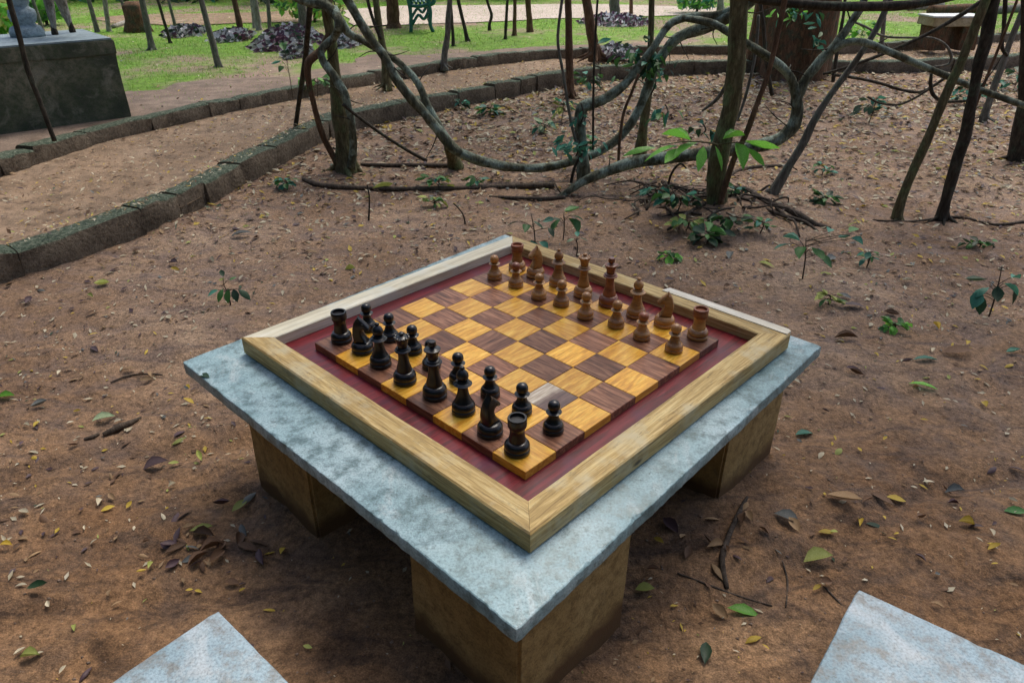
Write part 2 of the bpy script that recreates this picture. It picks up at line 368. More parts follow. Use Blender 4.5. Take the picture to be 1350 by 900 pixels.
# ================================================================== THE SETTING
def axis(lo, hi, fine0, fine1, st, g=1.18):
    a = list(np.arange(fine0, fine1 + 1e-6, st)); d = st
    x = fine1
    while x < hi: d *= g; x += d; a.append(x)
    d = st; x = fine0
    while x > lo: d *= g; x -= d; a.insert(0, x)
    return np.array(a)
xs = axis(-180, 180, -2.2, 2.6, .018, 1.03)
ys = [-180, -90, -40, -18, -8, -4, -2, -1, -.4, .1, .4]; y = .6
while y < 200: ys.append(y); y += max(.014, .0085 * y) if y < 9 else .3 * (y - 8.7) ** 1.1
ys = np.array(ys)
def grid(name, xs, ys, zf, mat, kind='structure'):
    X, Y = np.meshgrid(xs, ys); Z = zf(X, Y); nx, ny = len(xs), len(ys)
    co = np.stack([X, Y, Z], -1).reshape(-1, 3)
    i = np.arange(nx * ny).reshape(ny, nx)
    q = np.stack([i[:-1, :-1], i[:-1, 1:], i[1:, 1:], i[1:, :-1]], -1).reshape(-1, 4)
    me = bpy.data.meshes.new(name); me.vertices.add(len(co)); me.vertices.foreach_set('co', co.ravel())
    me.loops.add(q.size); me.loops.foreach_set('vertex_index', q.ravel().astype(np.int32))
    me.polygons.add(len(q)); me.polygons.foreach_set('loop_start', np.arange(0, q.size, 4, dtype=np.int32)); 
    me.polygons.foreach_set('use_smooth', np.ones(len(q), bool))
    me.materials.append(M[mat]); me.update(calc_edges=True); me.validate()
    o = bpy.data.objects.new(name, me); COL.objects.link(o)
    if kind: o['kind'] = kind
    return o
def zground(X, Y):
    fine = np.where((np.abs(X) < 6) & (Y > .3) & (Y < 6), 1.0, 0.0)
    return ground_z(X, Y) + fine * (.011 * fbm(X * 11 + Y * 3, Y * 17, 31, 3) + .0045 * fbm(X * 45, Y * 45, 37, 2))
grid('ground', xs, ys, zground, 'soil')

def resample(pts, n=None, step=None):
    P = [np.array(p, float) for p in pts]
    cv, _ = catmull([(p[0], p[1], 0) for p in P], [0] * len(P), 10)
    A = np.array([(v.x, v.y) for v in cv]); L = np.r_[0, np.cumsum(np.linalg.norm(np.diff(A, axis=0), axis=1))]
    t = np.linspace(0, L[-1], n) if n else np.arange(0, L[-1], step)
    return np.stack([np.interp(t, L, A[:, 0]), np.interp(t, L, A[:, 1])], 1)
NEAR = [(-4.6, 1.0), (-3.5, 2.4), (-2.66, 3.42), (-2.38, 3.8), (-2.09, 4.43), (-1.92, 5.2), (-1.74, 6.01), (-1.5, 6.76), (-.9, 7.41), (-.30, 8.06), (.61, 9.05), (1.67, 9.66), (2.9, 9.92), (4.45, 9.95), (5.9, 10.2), (7.2, 10.7), (9.5, 11.8)]
FAR = [(-5.6, 2.2), (-4.3, 3.6), (-3.66, 4.83), (-3.26, 6.1), (-2.32, 7.6), (-1.25, 9.05), (.24, 10.36), (1.97, 10.95), (2.93, 11.0), (4.49, 11.05), (5.98, 11.6), (7.4, 12.3), (9.8, 13.5)]
LAWN_Z = .165; PATH_Z = .085
# path between the kerbs
a = resample(NEAR, 90); b = resample(FAR, 90); mb = MB(); nn = 10
for i in range(90):
    for j in range(nn):
        t = j / (nn - 1); p = a[i] * (1 - t) + b[i] * t
        mb.v.append((p[0], p[1], PATH_Z + .025 * float(fbm(p[0] * 2, p[1] * 2, 41, 3)) - .02 * math.sin(t * math.pi)))
for i in range(89):
    for j in range(nn - 1):
        q = i * nn + j; mb.f.append((q, q + nn, q + nn + 1, q + 1)); mb.mi.append(0)
tag(mb.build('path', 'path_sand', smooth=True), kind='structure')
# lawn beyond the far kerb
b = resample([(-30, -25), (-12, -6)] + FAR + [(20, 18), (60, 30)], 150); mb = MB(); rr = [0.06, .2, .5, 1, 1.7, 2.6, 3.8, 5.5, 8, 12, 20, 45, 150]
for i in range(150):
    t = b[min(i + 1, 149)] - b[max(i - 1, 0)]; d = b[i] - np.array([1.5, 1.0]); d /= np.linalg.norm(d)
    for j, r in enumerate(rr):
        p = b[i] + d * r; mb.v.append((p[0], p[1], LAWN_Z + (.012 * float(fbm(p[0] * 1.2, p[1] * 1.2, 51, 3)) if 0 < j < 11 else 0)))
m_ = len(rr)
for i in range(149):
    for j in range(m_ - 1):
        q = i * m_ + j; mb.f.append((q, q + 1, q + m_ + 1, q + m_)); mb.mi.append(0)
tag(mb.build('lawn', 'lawn', smooth=True), kind='structure')
def sheet(name, px, z, mat):
    mb = MB(); P = [at(x, y, z) for x, y in px]; c = sum(P, Vector()) / len(P)
    cv, _ = catmull(P + [P[0]], [0] * (len(P) + 1), 5); cv = cv[:-1]
    cv = [p + (p - c).normalized() * .25 * float(fbm(p.x * 2, p.y * 2, 61, 2)) for p in cv]
    mb.add([c] + cv, [(0, i + 1, (i + 1) % len(cv) + 1) for i in range(len(cv))])
    return tag(mb.build(name, mat), kind='structure')
sheet('sandy_clearing', [(452, 14), (470, 33), (560, 32), (640, 29), (720, 25), (900, 20), (960, 12), (800, 6), (640, 7), (520, 8)], LAWN_Z + .014, 'pale_sand')
sheet('bare_ground', [(150, 30), (230, 33), (330, 30), (415, 27), (420, 14), (330, 17), (200, 19), (120, 24)], LAWN_Z + .014, 'path_sand')

bv = resample(FAR[1:8], 120); mb = MB(); tv = np.gradient(bv, axis=0); tv /= np.linalg.norm(tv, axis=1)[:, None]
for i in range(120):
    w0 = (1.5 if i < 30 else 1.5 - (i - 30) * .012) * (1 + .8 * float(fbm(i * .13, 2, 77, 3)))
    for j in range(6):
        d = .10 + (w0 - .10) * j / 5; mb.v.append((bv[i, 0] - tv[i, 1] * d, bv[i, 1] + tv[i, 0] * d, LAWN_Z + .017))
for i in range(119):
    for j in range(5): q = i * 6 + j; mb.f.append((q, q + 6, q + 7, q + 1)); mb.mi.append(0)
tag(mb.build('bare_verge', 'litter_soil'), kind='structure')
# kerbs: each stone its own piece
def kerb(label, line, width, ztop, zbot, name='stone_kerb', side=1):
    A = resample(line, step=.02); n = len(A)
    T = np.gradient(A, axis=0); T /= np.linalg.norm(T, axis=1)[:, None]; Nn = np.stack([-T[:, 1], T[:, 0]], 1) * side
    c = A[n // 2]; root = thing(name, label, 'kerb', (0, 0, 0)); i = 0
    rn = random.Random(len(line))
    while i < n - 8:
        L = int(rn.uniform(.24, .75) / .02); j = min(i + L, n - 1); mb = MB()
        dz = rn.uniform(-.009, .009); dd = rn.uniform(-.007, .007); w = width * rn.uniform(.92, 1.08); tilt = rn.uniform(-.004, .004)
        ks = sorted(set([i] + [i + (j - i) * q // 6 for q in (1, 2, 3, 4, 5)] + [j])); m = []
        for q, kx in enumerate(ks):
            p = A[kx]; t = T[kx]; nv = Nn[kx]; g_ = (.003 if q == 0 else -.003 if q == len(ks) - 1 else 0); p = p + t * g_
            e = .5 if q in (0, len(ks) - 1) else 0
            zt = ztop + dz * .7 + tilt * (q - 3) + rn.uniform(-.006, .006) - e * .005
            pr = [(dd + rn.uniform(-.008, .008), zbot), (dd - .004 + rn.uniform(-.018, .014) + e * .010, (zt + zbot) * .55), (dd + rn.uniform(-.008, .008) + e * .004, zt - .012), (dd + .009, zt - .001),
                  (w * .5, zt + rn.uniform(-.003, .006)), (w - .02, zt - .003), (w, zt - .02), (w, zbot)]
            for o_, z_ in pr: m.append((p[0] + nv[0] * o_, p[1] + nv[1] * o_, z_))
        fs = []
        for q in range(len(ks) - 1):
            for r in range(7): a0 = q * 8 + r; fs.append((a0, a0 + 8, a0 + 9, a0 + 1) if side > 0 else (a0, a0 + 1, a0 + 9, a0 + 8))
        fs.append(tuple(range(8)) if side > 0 else tuple(range(7, -1, -1))); o = (len(ks) - 1) * 8; fs.append(tuple(o + r for r in (range(7, -1, -1) if side > 0 else range(8))))
        mb.add(m, fs); mb.build('stone', 'kerb_stone', root, smooth=True, auto=45); i = j
    return root
kerb('low mossy stone kerb on the near side of the sandy path', NEAR, .18, .155, -.08)
kerb('low mossy stone kerb between the sandy path and the lawn', FAR, .16, .205, -.05)

# ================================================================== TABLE, BOARD, PIECES
def slab(name, quad, z0, z1, mat, parent, jit=.003, cham=.006, step=.02, seed=0):
    rn = random.Random(seed); out = []
    for i in range(4):
        A, B = Vector(quad[i]), Vector(quad[(i + 1) % 4]); L = (B - A).length; m = max(4, int(L / step))
        nrm = Vector(((B - A).y, -(B - A).x)).normalized()
        for q in range(m):
            p = A + (B - A) * (q / m); s_ = seed * 13 + i * 7
            d = jit * (.7 * float(vnoise(q * .13 + s_, s_, 3)) + .55 * float(fbm(q * .9 + s_, s_ + 4, 5, 2))); d -= cham * .6 if q == 0 else 0
            chip = max(0, float(vnoise(q * .45 + s_ * 3, 5.5, 8)) - .30) * .06
            out.append((p + nrm * d, chip))
    c = sum((p for p, _ in out), Vector((0, 0))) / len(out); n = len(out); v = []; f = []
    for z, ins, usechip in ((z0, .004, 0), (z0 + .004, 0, 0), (z1 - cham, 0, .3), (z1 - cham * .3, cham * .35, .9), (z1, cham, 1.2)):
        for p, ch in out:
            dr = (c - p).normalized(); q = p + dr * (ins + ch * usechip); v.append((q.x, q.y, z))
    for k_ in range(4):
        for q in range(n): a0 = k_ * n + q; b0 = k_ * n + (q + 1) % n; f.append((a0, b0, b0 + n, a0 + n))
    f.append(tuple(range(n - 1, -1, -1))); f.append(tuple(4 * n + q for q in range(n)))
    mb = MB(); mb.add(v, f); return mb.build(name, mat, parent, smooth=True, auto=28)
def block(name, c, d, rz, mat, parent, rough=.004, seed=0):      # cast block with slightly uneven faces
    bm = bmesh.new(); bmesh.ops.create_cube(bm, size=1.0)
    for v in bm.verts: v.co = Vector((v.co.x * d[0], v.co.y * d[1], v.co.z * d[2]))
    bmesh.ops.bevel(bm, geom=bm.edges[:], offset=.008, segments=2, affect='EDGES')
    bmesh.ops.subdivide_edges(bm, edges=[e_ for e_ in bm.edges if e_.calc_length() > .1], cuts=5, use_grid_fill=True)
    for v in bm.verts:
        v.co += v.normal * rough * 2 * float(fbm(v.co.x * 9 + v.co.z * 7 + seed, v.co.y * 9 - v.co.z * 5 + seed, 2, 3))
    me = bpy.data.meshes.new(name); bm.to_mesh(me); bm.free(); me.materials.append(M[mat])
    me.polygons.foreach_set('use_smooth', [True] * len(me.polygons)); me.set_sharp_from_angle(angle=R_(35))
    return inst(name, me, parent, c, (0, 0, rz))
ZB = -0.44; ZS = -0.80; ZR = -0.215          # slab top, slab underside and red tray, in squares
NT_, RT_, LT_ = (-2.754, -2.375), (10.477, -1.993), (-2.754, 10.426); BT_ = (10.477, 10.81)
tb = thing('chess_table', 'square grey concrete table on thick tan block legs, holding the framed chess board', 'table', tuple(b2w(4, 4, -GZ)))
tb_loc = Vector(tb.location)
quad = [b2w(*q).xy - tb_loc.xy for q in (NT_, RT_, BT_, LT_)]
slab('tabletop', quad, (GZ + ZS) * S, (GZ + ZB) * S, 'table_concrete', tb, .0035, .005, .012, 3)
for (u0, u1, v0, v1) in ((-2.02, 1.65, -1.75, 1.66), (-1.98, 1.5, 5.74, 8.86), (6.68, 10.0, -1.38, 2.0), (6.7, 10.0, 5.8, 8.9)):
    c = b2w((u0 + u1) / 2, (v0 + v1) / 2, 0); zt = (GZ + ZS) * S - .002; zb_ = -.12
    block('leg', (c.x - tb_loc.x, c.y - tb_loc.y, (zt + zb_) / 2), ((u1 - u0) * S, (v1 - v0) * S, zt - zb_), BANG, 'leg_concrete', tb, .004, u0)

# framed board. Local axes: x along u, y along v, origin under the board centre at slab-top height
fd = (0.12, 0.10)
bd = thing('chess_board', 'framed wooden chess board with raised squares and red surround on the concrete table', 'chess board', tuple(b2w(4, 4, ZB)), BANG)
def bl(u, v): return ((u - 4) * S, (v - 4) * S)
HB = -ZB * S                                  # height of square tops above the slab
mb = MB(); mb.box((fd[0] * S, fd[1] * S, (ZR - ZB) * S / 2 + .001), (10.0 * S, 10.0 * S, (ZR - ZB) * S - .002)); mb.build('red_tray', 'red_lacquer', bd)
mb = MB(); zc0 = (ZR - ZB) * S + .0005; mb.box((0, 0, (zc0 + HB - .006) / 2), (8 * S - .004, 8 * S - .004, HB - .006 - zc0)); mb.build('board_core', 'dark_square', bd)
def tile_mesh(mat):
    bm = bmesh.new(); bmesh.ops.create_cube(bm, size=1.0)
    hz = HB - zc0 - .0003
    for v in bm.verts: v.co = Vector((v.co.x * (S - .0009), v.co.y * (S - .0009), v.co.z * hz))
    bmesh.ops.bevel(bm, geom=[e_ for e_ in bm.edges if all(v.co.z > 0 for v in e_.verts)], offset=.0012, segments=1, affect='EDGES')
    me = bpy.data.meshes.new('square'); bm.to_mesh(me); bm.free(); me.materials.append(M[mat]); return me
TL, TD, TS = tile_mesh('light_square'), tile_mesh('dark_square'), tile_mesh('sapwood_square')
for i in range(8):
    for j in range(8):
        light = (i + j) % 2 == 0; x, y = bl(i + .5, j + .5)
        rz = (0 if light else R_(90)) + (R_(90) if (i * 7 + j * 3) % 11 == 0 else 0) + (R_(180) if random.random() < .5 else 0)
        me = TL if light else TD
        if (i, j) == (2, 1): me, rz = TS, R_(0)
        inst('square', me, bd, (x, y, (HB + zc0) / 2 + random.uniform(-.0003, .0003)), (0, 0, rz))
AO, AI, ZF = 5.46, 4.80, 0.10
def rail(k_, mat):
    # length along local x, outer edge at y=0, inner at y=w ; mitred
    Lo = AO * S; w = (AO - AI) * S; h = (ZF - ZB) * S; b_ = .004; m = 14; v = []; f = []
    prof = [(.010, .0), (.010, .005), (0, .0055), (0, h - b_), (b_, h), (w - .003, h), (w, h - .003), (w, .001)]
    for q in range(m + 1):
        t = -1 + 2 * q / m
        for yy, zz in prof:
            wob = .0018 * float(fbm(q * .8 + k_ * 9, yy * 30 + zz * 9, 4, 2)) * (0 if q in (0, m) else 1)
            v.append((t * (Lo - yy - .0004), yy + wob, zz + wob * .5))
    n = len(prof)
    for q in range(m):
        for r in range(n): a0 = q * n + r; b0 = q * n + (r + 1) % n; f.append((a0, a0 + n, b0 + n, b0))
    f.append(tuple(range(n))); f.append(tuple(m * n + r for r in range(n - 1, -1, -1)))
    mb = MB(); mb.add(v, f); o = mb.build('frame_rail', mat, bd, smooth=True, auto=30)
    ang = k_ * math.pi / 2; c, s_ = math.cos(ang), math.sin(ang); off = Vector((0, -Lo, 0))
    o.location = (fd[0] * S + c * off.x - s_ * off.y, fd[1] * S + s_ * off.x + c * off.y, 0.0); o.rotation_euler.z = ang
    return o
rail(0, 'frame_wood'); rail(1, 'frame_wood'); rail(2, 'pale_wood'); rail(3, 'frame_wood')  # the far left rail gets a paler wood tone
# pale strip along the outer edge of the far right rail
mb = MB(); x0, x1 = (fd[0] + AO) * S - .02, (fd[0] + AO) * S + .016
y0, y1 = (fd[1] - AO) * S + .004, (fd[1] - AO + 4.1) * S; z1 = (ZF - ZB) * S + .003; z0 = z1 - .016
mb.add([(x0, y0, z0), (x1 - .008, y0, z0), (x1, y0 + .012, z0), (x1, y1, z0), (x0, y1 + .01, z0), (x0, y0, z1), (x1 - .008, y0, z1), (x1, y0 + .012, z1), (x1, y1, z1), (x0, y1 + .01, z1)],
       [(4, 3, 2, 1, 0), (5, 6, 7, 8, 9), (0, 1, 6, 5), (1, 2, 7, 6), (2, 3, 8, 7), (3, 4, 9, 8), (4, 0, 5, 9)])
tag(mb.build('edge_strip', 'pale_cross', bd), 'pale strip along one rail of the frame')

# pieces: profiles in units of one square (radius, height)
def base_prof(r, h):
    return [(r * .93, 0), (r, .02), (r, .075), (r * .96, .095), (r * .92, .105), (r * .985, .13), (r * .985, .18 * h / .3), (r * .93, .225 * h / .3), (r * .83, .262 * h / .3), (r * .80, .268 * h / .3), (r * .80, h * .94), (r * .70, h)]
PR = {}
PR['pawn'] = dict(base=base_prof(.245, .27), body=[(.15, .27), (.125, .31), (.102, .38), (.088, .46), (.09, .50), (.145, .515), (.15, .53), (.10, .55), (.085, .565)],
                  head=[(.08, .56), (.115, .585), (.138, .63), (.146, .68), (.138, .735), (.11, .785), (.06, .815), (.01, .823)])
PR['rook'] = dict(base=base_prof(.29, .30), body=[(.19, .30), (.165, .36), (.15, .45), (.145, .55), (.155, .62), (.17, .66)],
                  head=[(.17, .66), (.205, .68), (.212, .72), (.212, .895), (.205, .905), (.165, .905), (.155, .87), (.15, .835), (.02, .832)])
PR['bishop'] = dict(base=base_prof(.285, .31), body=[(.18, .31), (.15, .38), (.118, .50), (.10, .63), (.095, .74), (.10, .77), (.185, .79), (.195, .81), (.14, .835), (.11, .85), (.13, .865), (.12, .885), (.09, .89)],
                    head=[(.085, .885), (.13, .93), (.148, .99), (.14, 1.05), (.105, 1.115), (.06, 1.16), (.042, 1.175), (.06, 1.195), (.062, 1.22), (.04, 1.245), (.008, 1.252)])
PR['queen'] = dict(base=base_prof(.295, .33), body=[(.19, .33), (.155, .42), (.12, .56), (.102, .72), (.10, .85), (.105, .88), (.20, .905), (.205, .925), (.15, .95), (.12, .965), (.14, .985), (.125, 1.01)],
                   head=[(.12, 1.0), (.125, 1.10), (.15, 1.19), (.195, 1.27), (.195, 1.29), (.15, 1.295), (.11, 1.31), (.06, 1.34), (.045, 1.35), (.07, 1.37), (.07, 1.40), (.04, 1.425), (.008, 1.43)])
PR['king'] = dict(base=base_prof(.305, .34), body=[(.20, .34), (.16, .43), (.125, .57), (.105, .75), (.105, .90), (.11, .93), (.215, .955), (.22, .98), (.16, 1.0), (.125, 1.015), (.15, 1.04), (.13, 1.06)],
                  head=[(.125, 1.05), (.13, 1.15), (.16, 1.25), (.20, 1.31), (.20, 1.335), (.14, 1.35), (.085, 1.37), (.065, 1.39), (.085, 1.41), (.105, 1.45), (.095, 1.50), (.085, 1.545), (.02, 1.55)])
def sc(prof): return [(r * S, z * S) for r, z in prof]
for k_, P in PR.items():
    f_ = 1.22 if k_ != 'rook' else 1.12
    P['body'] = [(r * (f_ if r < .19 else 1.0), z) for r, z in P['body']]
def smooth_prof(pr):
    return pr
MESH = {}
for kind, P in PR.items():
    for part, pr in P.items():
        for mt in ('piece_black', 'piece_brown', 'piece_red'):
            mb = MB(); mb.lathe(sc(pr), 30)
            if part == 'head' and kind == 'queen':
                for q in range(9):
                    a = q * 2 * math.pi / 9; mb.lathe([(.002 * 1, 1.27 * S), (.0042, 1.285 * S), (.0042, 1.31 * S), (.001, 1.325 * S)], 6, (math.cos(a) * .17 * S, math.sin(a) * .17 * S, 0))
            MESH[kind, part, mt] = mb.mesh(kind + '_' + part, mt, True, 50)
# knight head: silhouette facing +x with rounded thickness
KN = [(-.185, .27), (-.205, .40), (-.225, .55), (-.215, .70), (-.175, .85), (-.12, .95), (-.07, 1.0), (-.035, 1.075), (.012, 1.0), (.065, .965), (.13, .90), (.20, .825), (.255, .765), (.27, .715), (.245, .675), (.19, .665), (.125, .69), (.075, .68), (.05, .61), (.075, .52), (.13, .42), (.175, .34), (.185, .27)]
def knight_mesh(mt):
    mb = MB(); pts = [Vector((x, z)) for x, z in KN]; n = len(pts); lay = []
    for ty, ins in ((-1, .055), (-.82, .022), (-.4, .004), (.4, .004), (.82, .022), (1, .055)):
        ring = []
        for i, p in enumerate(pts):
            d = (pts[(i + 1) % n] - pts[i - 1]).normalized(); nr = Vector((d.y, -d.x))     # outline runs clockwise seen from -y
            q = p + nr * ins
            th = .15 * (1.0 - .45 * max(0, min(1, (p.y - .5) / .5)))
            ring.append((q.x * S, ty * th * S, q.y * S))
        lay.append(ring)
    v = [p for r in lay for p in r]; f = []
    for k_ in range(5):
        for i in range(n): a0 = k_ * n + i; b0 = k_ * n + (i + 1) % n; f.append((a0, a0 + n, b0 + n, b0))
    f.append(tuple(range(n))); f.append(tuple(5 * n + i for i in range(n - 1, -1, -1)))
    mb.add(v, f)
    for sy in (-1, 1):       # eyes and nostrils as small bosses
        mb.lathe([(.012 * S, -.012 * S), (.028 * S, 0), (.012 * S, .016 * S)], 8, (.085 * S, sy * .082 * S, .86 * S))
    bm = bmesh.new(); me = mb.mesh('knight_head', mt, True, 60); bm.from_mesh(me); bmesh.ops.recalc_face_normals(bm, faces=bm.faces[:]); bmesh.ops.triangulate(bm, faces=[f_ for f_ in bm.faces if len(f_.verts) > 4]); bm.to_mesh(me); bm.free()
    return me
for mt in ('piece_black', 'piece_brown', 'piece_red'):
    MESH['knight', 'head', mt] = knight_mesh(mt)
    mb = MB(); mb.lathe(sc(base_prof(.30, .31)[:-1] + [(.215, .31), (.02, .312)]), 30); MESH['knight', 'base', mt] = mb.mesh('knight_base', mt, True, 50)
def piece(kind, u, v, mt, label, group, rz=0.0, head_mt=None):
    t = thing('chess_' + kind, label, 'chess ' + kind, tuple(b2w(u, v, 0.004)), rz, group)
    for part in ('base', 'body', 'head'):
        if (kind, part, mt) in MESH: inst('horse_head' if (kind, part) == ('knight', 'head') else 'crown' if part == 'head' and kind in ('king', 'queen') else part, MESH[kind, part, head_mt if part == 'head' and head_mt else mt], t)
    return t
GB, GW = 'black chess pieces', 'brown wooden chess pieces'
Kb = 'piece_black'; Kw = 'piece_brown'; Kr = 'piece_red'
piece('rook', .60, 7.55, Kb, 'black rook at the left corner of the chess board', GB)
piece('knight', .66, 6.65, Kb, 'black knight beside the black rook at the left corner', GB, R_(-8))
piece('bishop', .56, 5.72, Kb, 'black bishop standing between the black knight and the black queen', GB)
piece('queen', .49, 4.62, Kb, 'black queen between a bishop and the taller black king', GB)
piece('king', .58, 3.57, Kb, 'tall black king, the tallest of the black pieces', GB)
piece('bishop', .62, 2.58, Kb, 'black bishop standing between the black king and a knight', GB)
piece('knight', .46, 1.52, Kb, 'black knight beside the black rook at the near corner', GB, R_(48))
piece('rook', .40, .62, Kb, 'black rook at the near corner of the chess board', GB)
for u, v, w in ((1.5, 7.55, 'the black rook at the left corner'), (1.58, 6.62, 'the black knight by the left corner'), (1.58, 5.62, 'the black bishop nearer the left corner'), (1.40, 4.66, 'the black queen'),
                (1.45, 3.66, 'the black king'), (1.55, 2.62, 'the black bishop nearer the near corner'), (1.55, 1.55, 'the black knight by the near corner'), (1.52, .54, 'the black rook at the near corner')):
    piece('pawn', u, v, Kb, 'small black pawn in front of ' + w, GB, random.uniform(0, 6))
piece('rook', 7.58, 7.42, Kw, 'brown wooden rook at the far corner of the chess board', GW, 1.0, Kr)
piece('knight', 7.62, 6.62, Kw, 'brown wooden knight beside the far corner rook', GW, R_(205))
piece('bishop', 7.6, 5.62, Kw, 'brown wooden bishop nearer the far corner rook', GW, 1.2)
piece('queen', 7.55, 4.54, Kw, 'brown wooden queen with a ringed base beside the reddish king', GW, 2)
piece('king', 7.58, 3.56, Kr, 'dark reddish wooden king among the brown pieces', GW, .3)
piece('bishop', 7.55, 2.52, Kw, 'brown wooden bishop between the reddish king and the right-hand knight', GW, .8)
piece('knight', 7.66, 1.6, Kw, 'brown wooden knight beside the brown rook at the right corner', GW, R_(172))
piece('rook', 7.68, .50, Kw, 'brown wooden rook at the right corner of the chess board', GW, 0, Kr)
for u, v, w, hm in ((6.53, 7.45, 'the far corner rook', 0), (6.58, 6.53, 'the brown knight by the far corner', 1), (6.46, 5.42, 'the brown bishop by the far corner', 0), (6.57, 4.6, 'the brown queen', 0), (6.43, 3.54, 'the reddish king', 0),
                (6.62, 2.56, 'the brown bishop nearer the right corner', 0), (6.53, 1.6, 'the brown knight by the right corner', 1), (6.57, .57, 'the brown rook at the right corner', 0)):
    piece('pawn', u, v, Kw, 'small brown pawn in front of ' + w, GW, random.uniform(0, 6), Kr if hm else None)

# stools cut by the lower edge of the photograph
def stool(label, apex, e1, e2, z, L1, L2, seed):
    A = at(*apex, z); d1 = (at(*e1, z) - A).normalized(); d2 = (at(*e2, z) - A).normalized()
    c = A + d1 * L1 / 2 + d2 * L2 / 2
    t = thing('stool', label, 'stool', (c.x, c.y, 0), 0, 'concrete stools around the table')
    q = [A, A + d2 * L2, A + d1 * L1 + d2 * L2, A + d1 * L1]
    q = [p.xy - c.xy for p in q]
    ar = sum(q[i].x * q[(i + 1) % 4].y - q[(i + 1) % 4].x * q[i].y for i in range(4))
    if ar < 0: q = q[::-1]
    slab('seat', q, z - .045, z, 'stool_concrete', t, .003, .005, .02, seed)
    zt = z - .047; block('leg', (0, 0, (zt - .12) / 2), (.24, .24, zt + .12), math.atan2(d1.y, d1.x), 'leg_concrete', t, .004, seed)
stool('pale concrete stool at the lower left, near the black pieces', (287, 803), (143, 900), (382, 900), .30, .55, .55, 5)
stool('pale concrete stool at the lower right, near the right-hand side of the table', (1130, 775), (1068, 900), (1352, 876), .30, .6, .6, 8)

# ================================================================== PEDESTAL AND STATUE
pz = LAWN_Z - .03; pa = at(175, 161, pz); pb_ = at(0, 186, pz); pdv = (pb_ - pa); pdv.z = 0; pdv.normalize()
pzt = aty(144, 52, pa.y).z; pw, pdp = 1.35, .85; nv = Vector((pdv.y, -pdv.x, 0)); nv = nv if nv.y > 0 else -nv
pc = pa + pdv * pw / 2 + nv * pdp / 2; prz = math.atan2(pdv.y, pdv.x)
ped = thing('pedestal', 'dark weathered concrete pedestal with a lighter top, beside the path', 'pedestal', (pc.x, pc.y, pz), prz)
hh = pzt - pz
block('plinth', (0, 0, (hh - .10) / 2 - .03), (pw, pdp, hh - .10 + .06), 0, 'pedestal_concrete', ped, .006, 3)
block('cap', (0, 0, hh - .06), (pw + .02, pdp + .02, .115), 0, 'pedestal_concrete', ped, .005, 6)
mb = MB(); mb.box((0, 0, hh - .0015 + .006), (pw - .01, pdp - .01, .012)); mb.build('top_face', 'pedestal_top', ped)
ztp = hh + pz + .0105
def on_ped(px, py): return at(px, py, ztp)
sc_ = on_ped(38, 48); st = thing('statue', 'weathered bluish stone statue with stacked folds and two dark-footed legs on the pedestal', 'statue', tuple(sc_))
r0 = pxm(19, sc_)
mb = MB(); mb.lathe([(r0 * 1.05, 0), (r0 * 1.08, .03), (r0 * .95, .07), (r0 * .70, .085), (r0 * .62, .10), (r0 * .78, .12), (r0 * .86, .16), (r0 * .80, .20), (r0 * .55, .22), (r0 * .5, .235), (r0 * .62, .26), (r0 * .7, .32), (r0 * .62, .40), (r0 * .5, .5), (r0 * .45, .62), (r0 * .2, .75), (.01, .78)], 26, lobes=5, amp=.05)
mb.build('folded_base', 'statue_stone', st, smooth=True)
for (x0_, y0_, x1_, y1_, w0, w1) in ((73, 46, 63, -4, 6, 14), (96, 43, 78, -4, 6, 16)):
    p0 = on_ped(x0_, y0_) - sc_; p1 = aty(x1_, y1_, on_ped(x0_, y0_).y) - sc_; p1b = p1 + (p1 - p0) * .6
    mb = MB(); r = pxm(w0 / 2, sc_); r1 = pxm(w1 / 2, sc_)
    mb.tube([p0 + (p1 - p0) * .12, p0 + (p1 - p0) * .5, p1, p1b], [r * .8, (r + r1) / 2, r1, r1 * 1.2], 10, .04); lg = mb.build('leg', 'bark_pale', st, smooth=True)
    mb = MB(); mb.lathe([(r * 1.3, 0), (r * 1.45, .015), (r * 1.2, .04), (r * .9, .075), (r * .5, .10)], 12, p0); mb.build('foot', 'bark_dark', lg, smooth=True)
p1 = aty(70, -45, sc_.y) - sc_
mb = MB(); mb.lathe([(.02, -.2), (.13, -.15), (.17, 0), (.15, .15), (.08, .25), (.02, .28)], 18, p1); mb.build('torso', 'statue_stone', st, smooth=True)

# ================================================================== TREES AND LIANAS
def tubepx(pts, rough=.10, n=10, sub=5, seed=0, first_ground=None):
    P = []; Q = []; Y = pts[0][2]; w = 6
    for q in pts:
        if len(q) > 2 and q[2] is not None: Y = q[2]
        if len(q) > 3: w = q[3]
        p = aty(q[0], q[1], Y); P.append(p); Q.append(pxm(w / 2, p) * (.88 if 8 < w < 20 else 1.0))
    return P, Q
def crown_mesh(n, seed, R=1.5):
    r = np.random.default_rng(seed); mb = MB()
    cl = r.normal(size=(16, 3)) * np.array([R * .5, R * .5, R * .3])
    for i in range(n):
        c = cl[r.integers(16)] + r.normal(size=3) * R * .17
        a = Vector(r.normal(size=3)).normalized(); b_ = a.orthogonal().normalized(); l = r.uniform(.05, .1); w = l * .4; c = Vector(c)
        mb.add([c - a * l, c + b_ * w, c + a * l, c - b_ * w], [(0, 1, 2, 3)])
    return mb.mesh('crown', 'leaf_green')
CROWNS = [crown_mesh(1300, k_) for k_ in (1, 2)]
nt = [0]
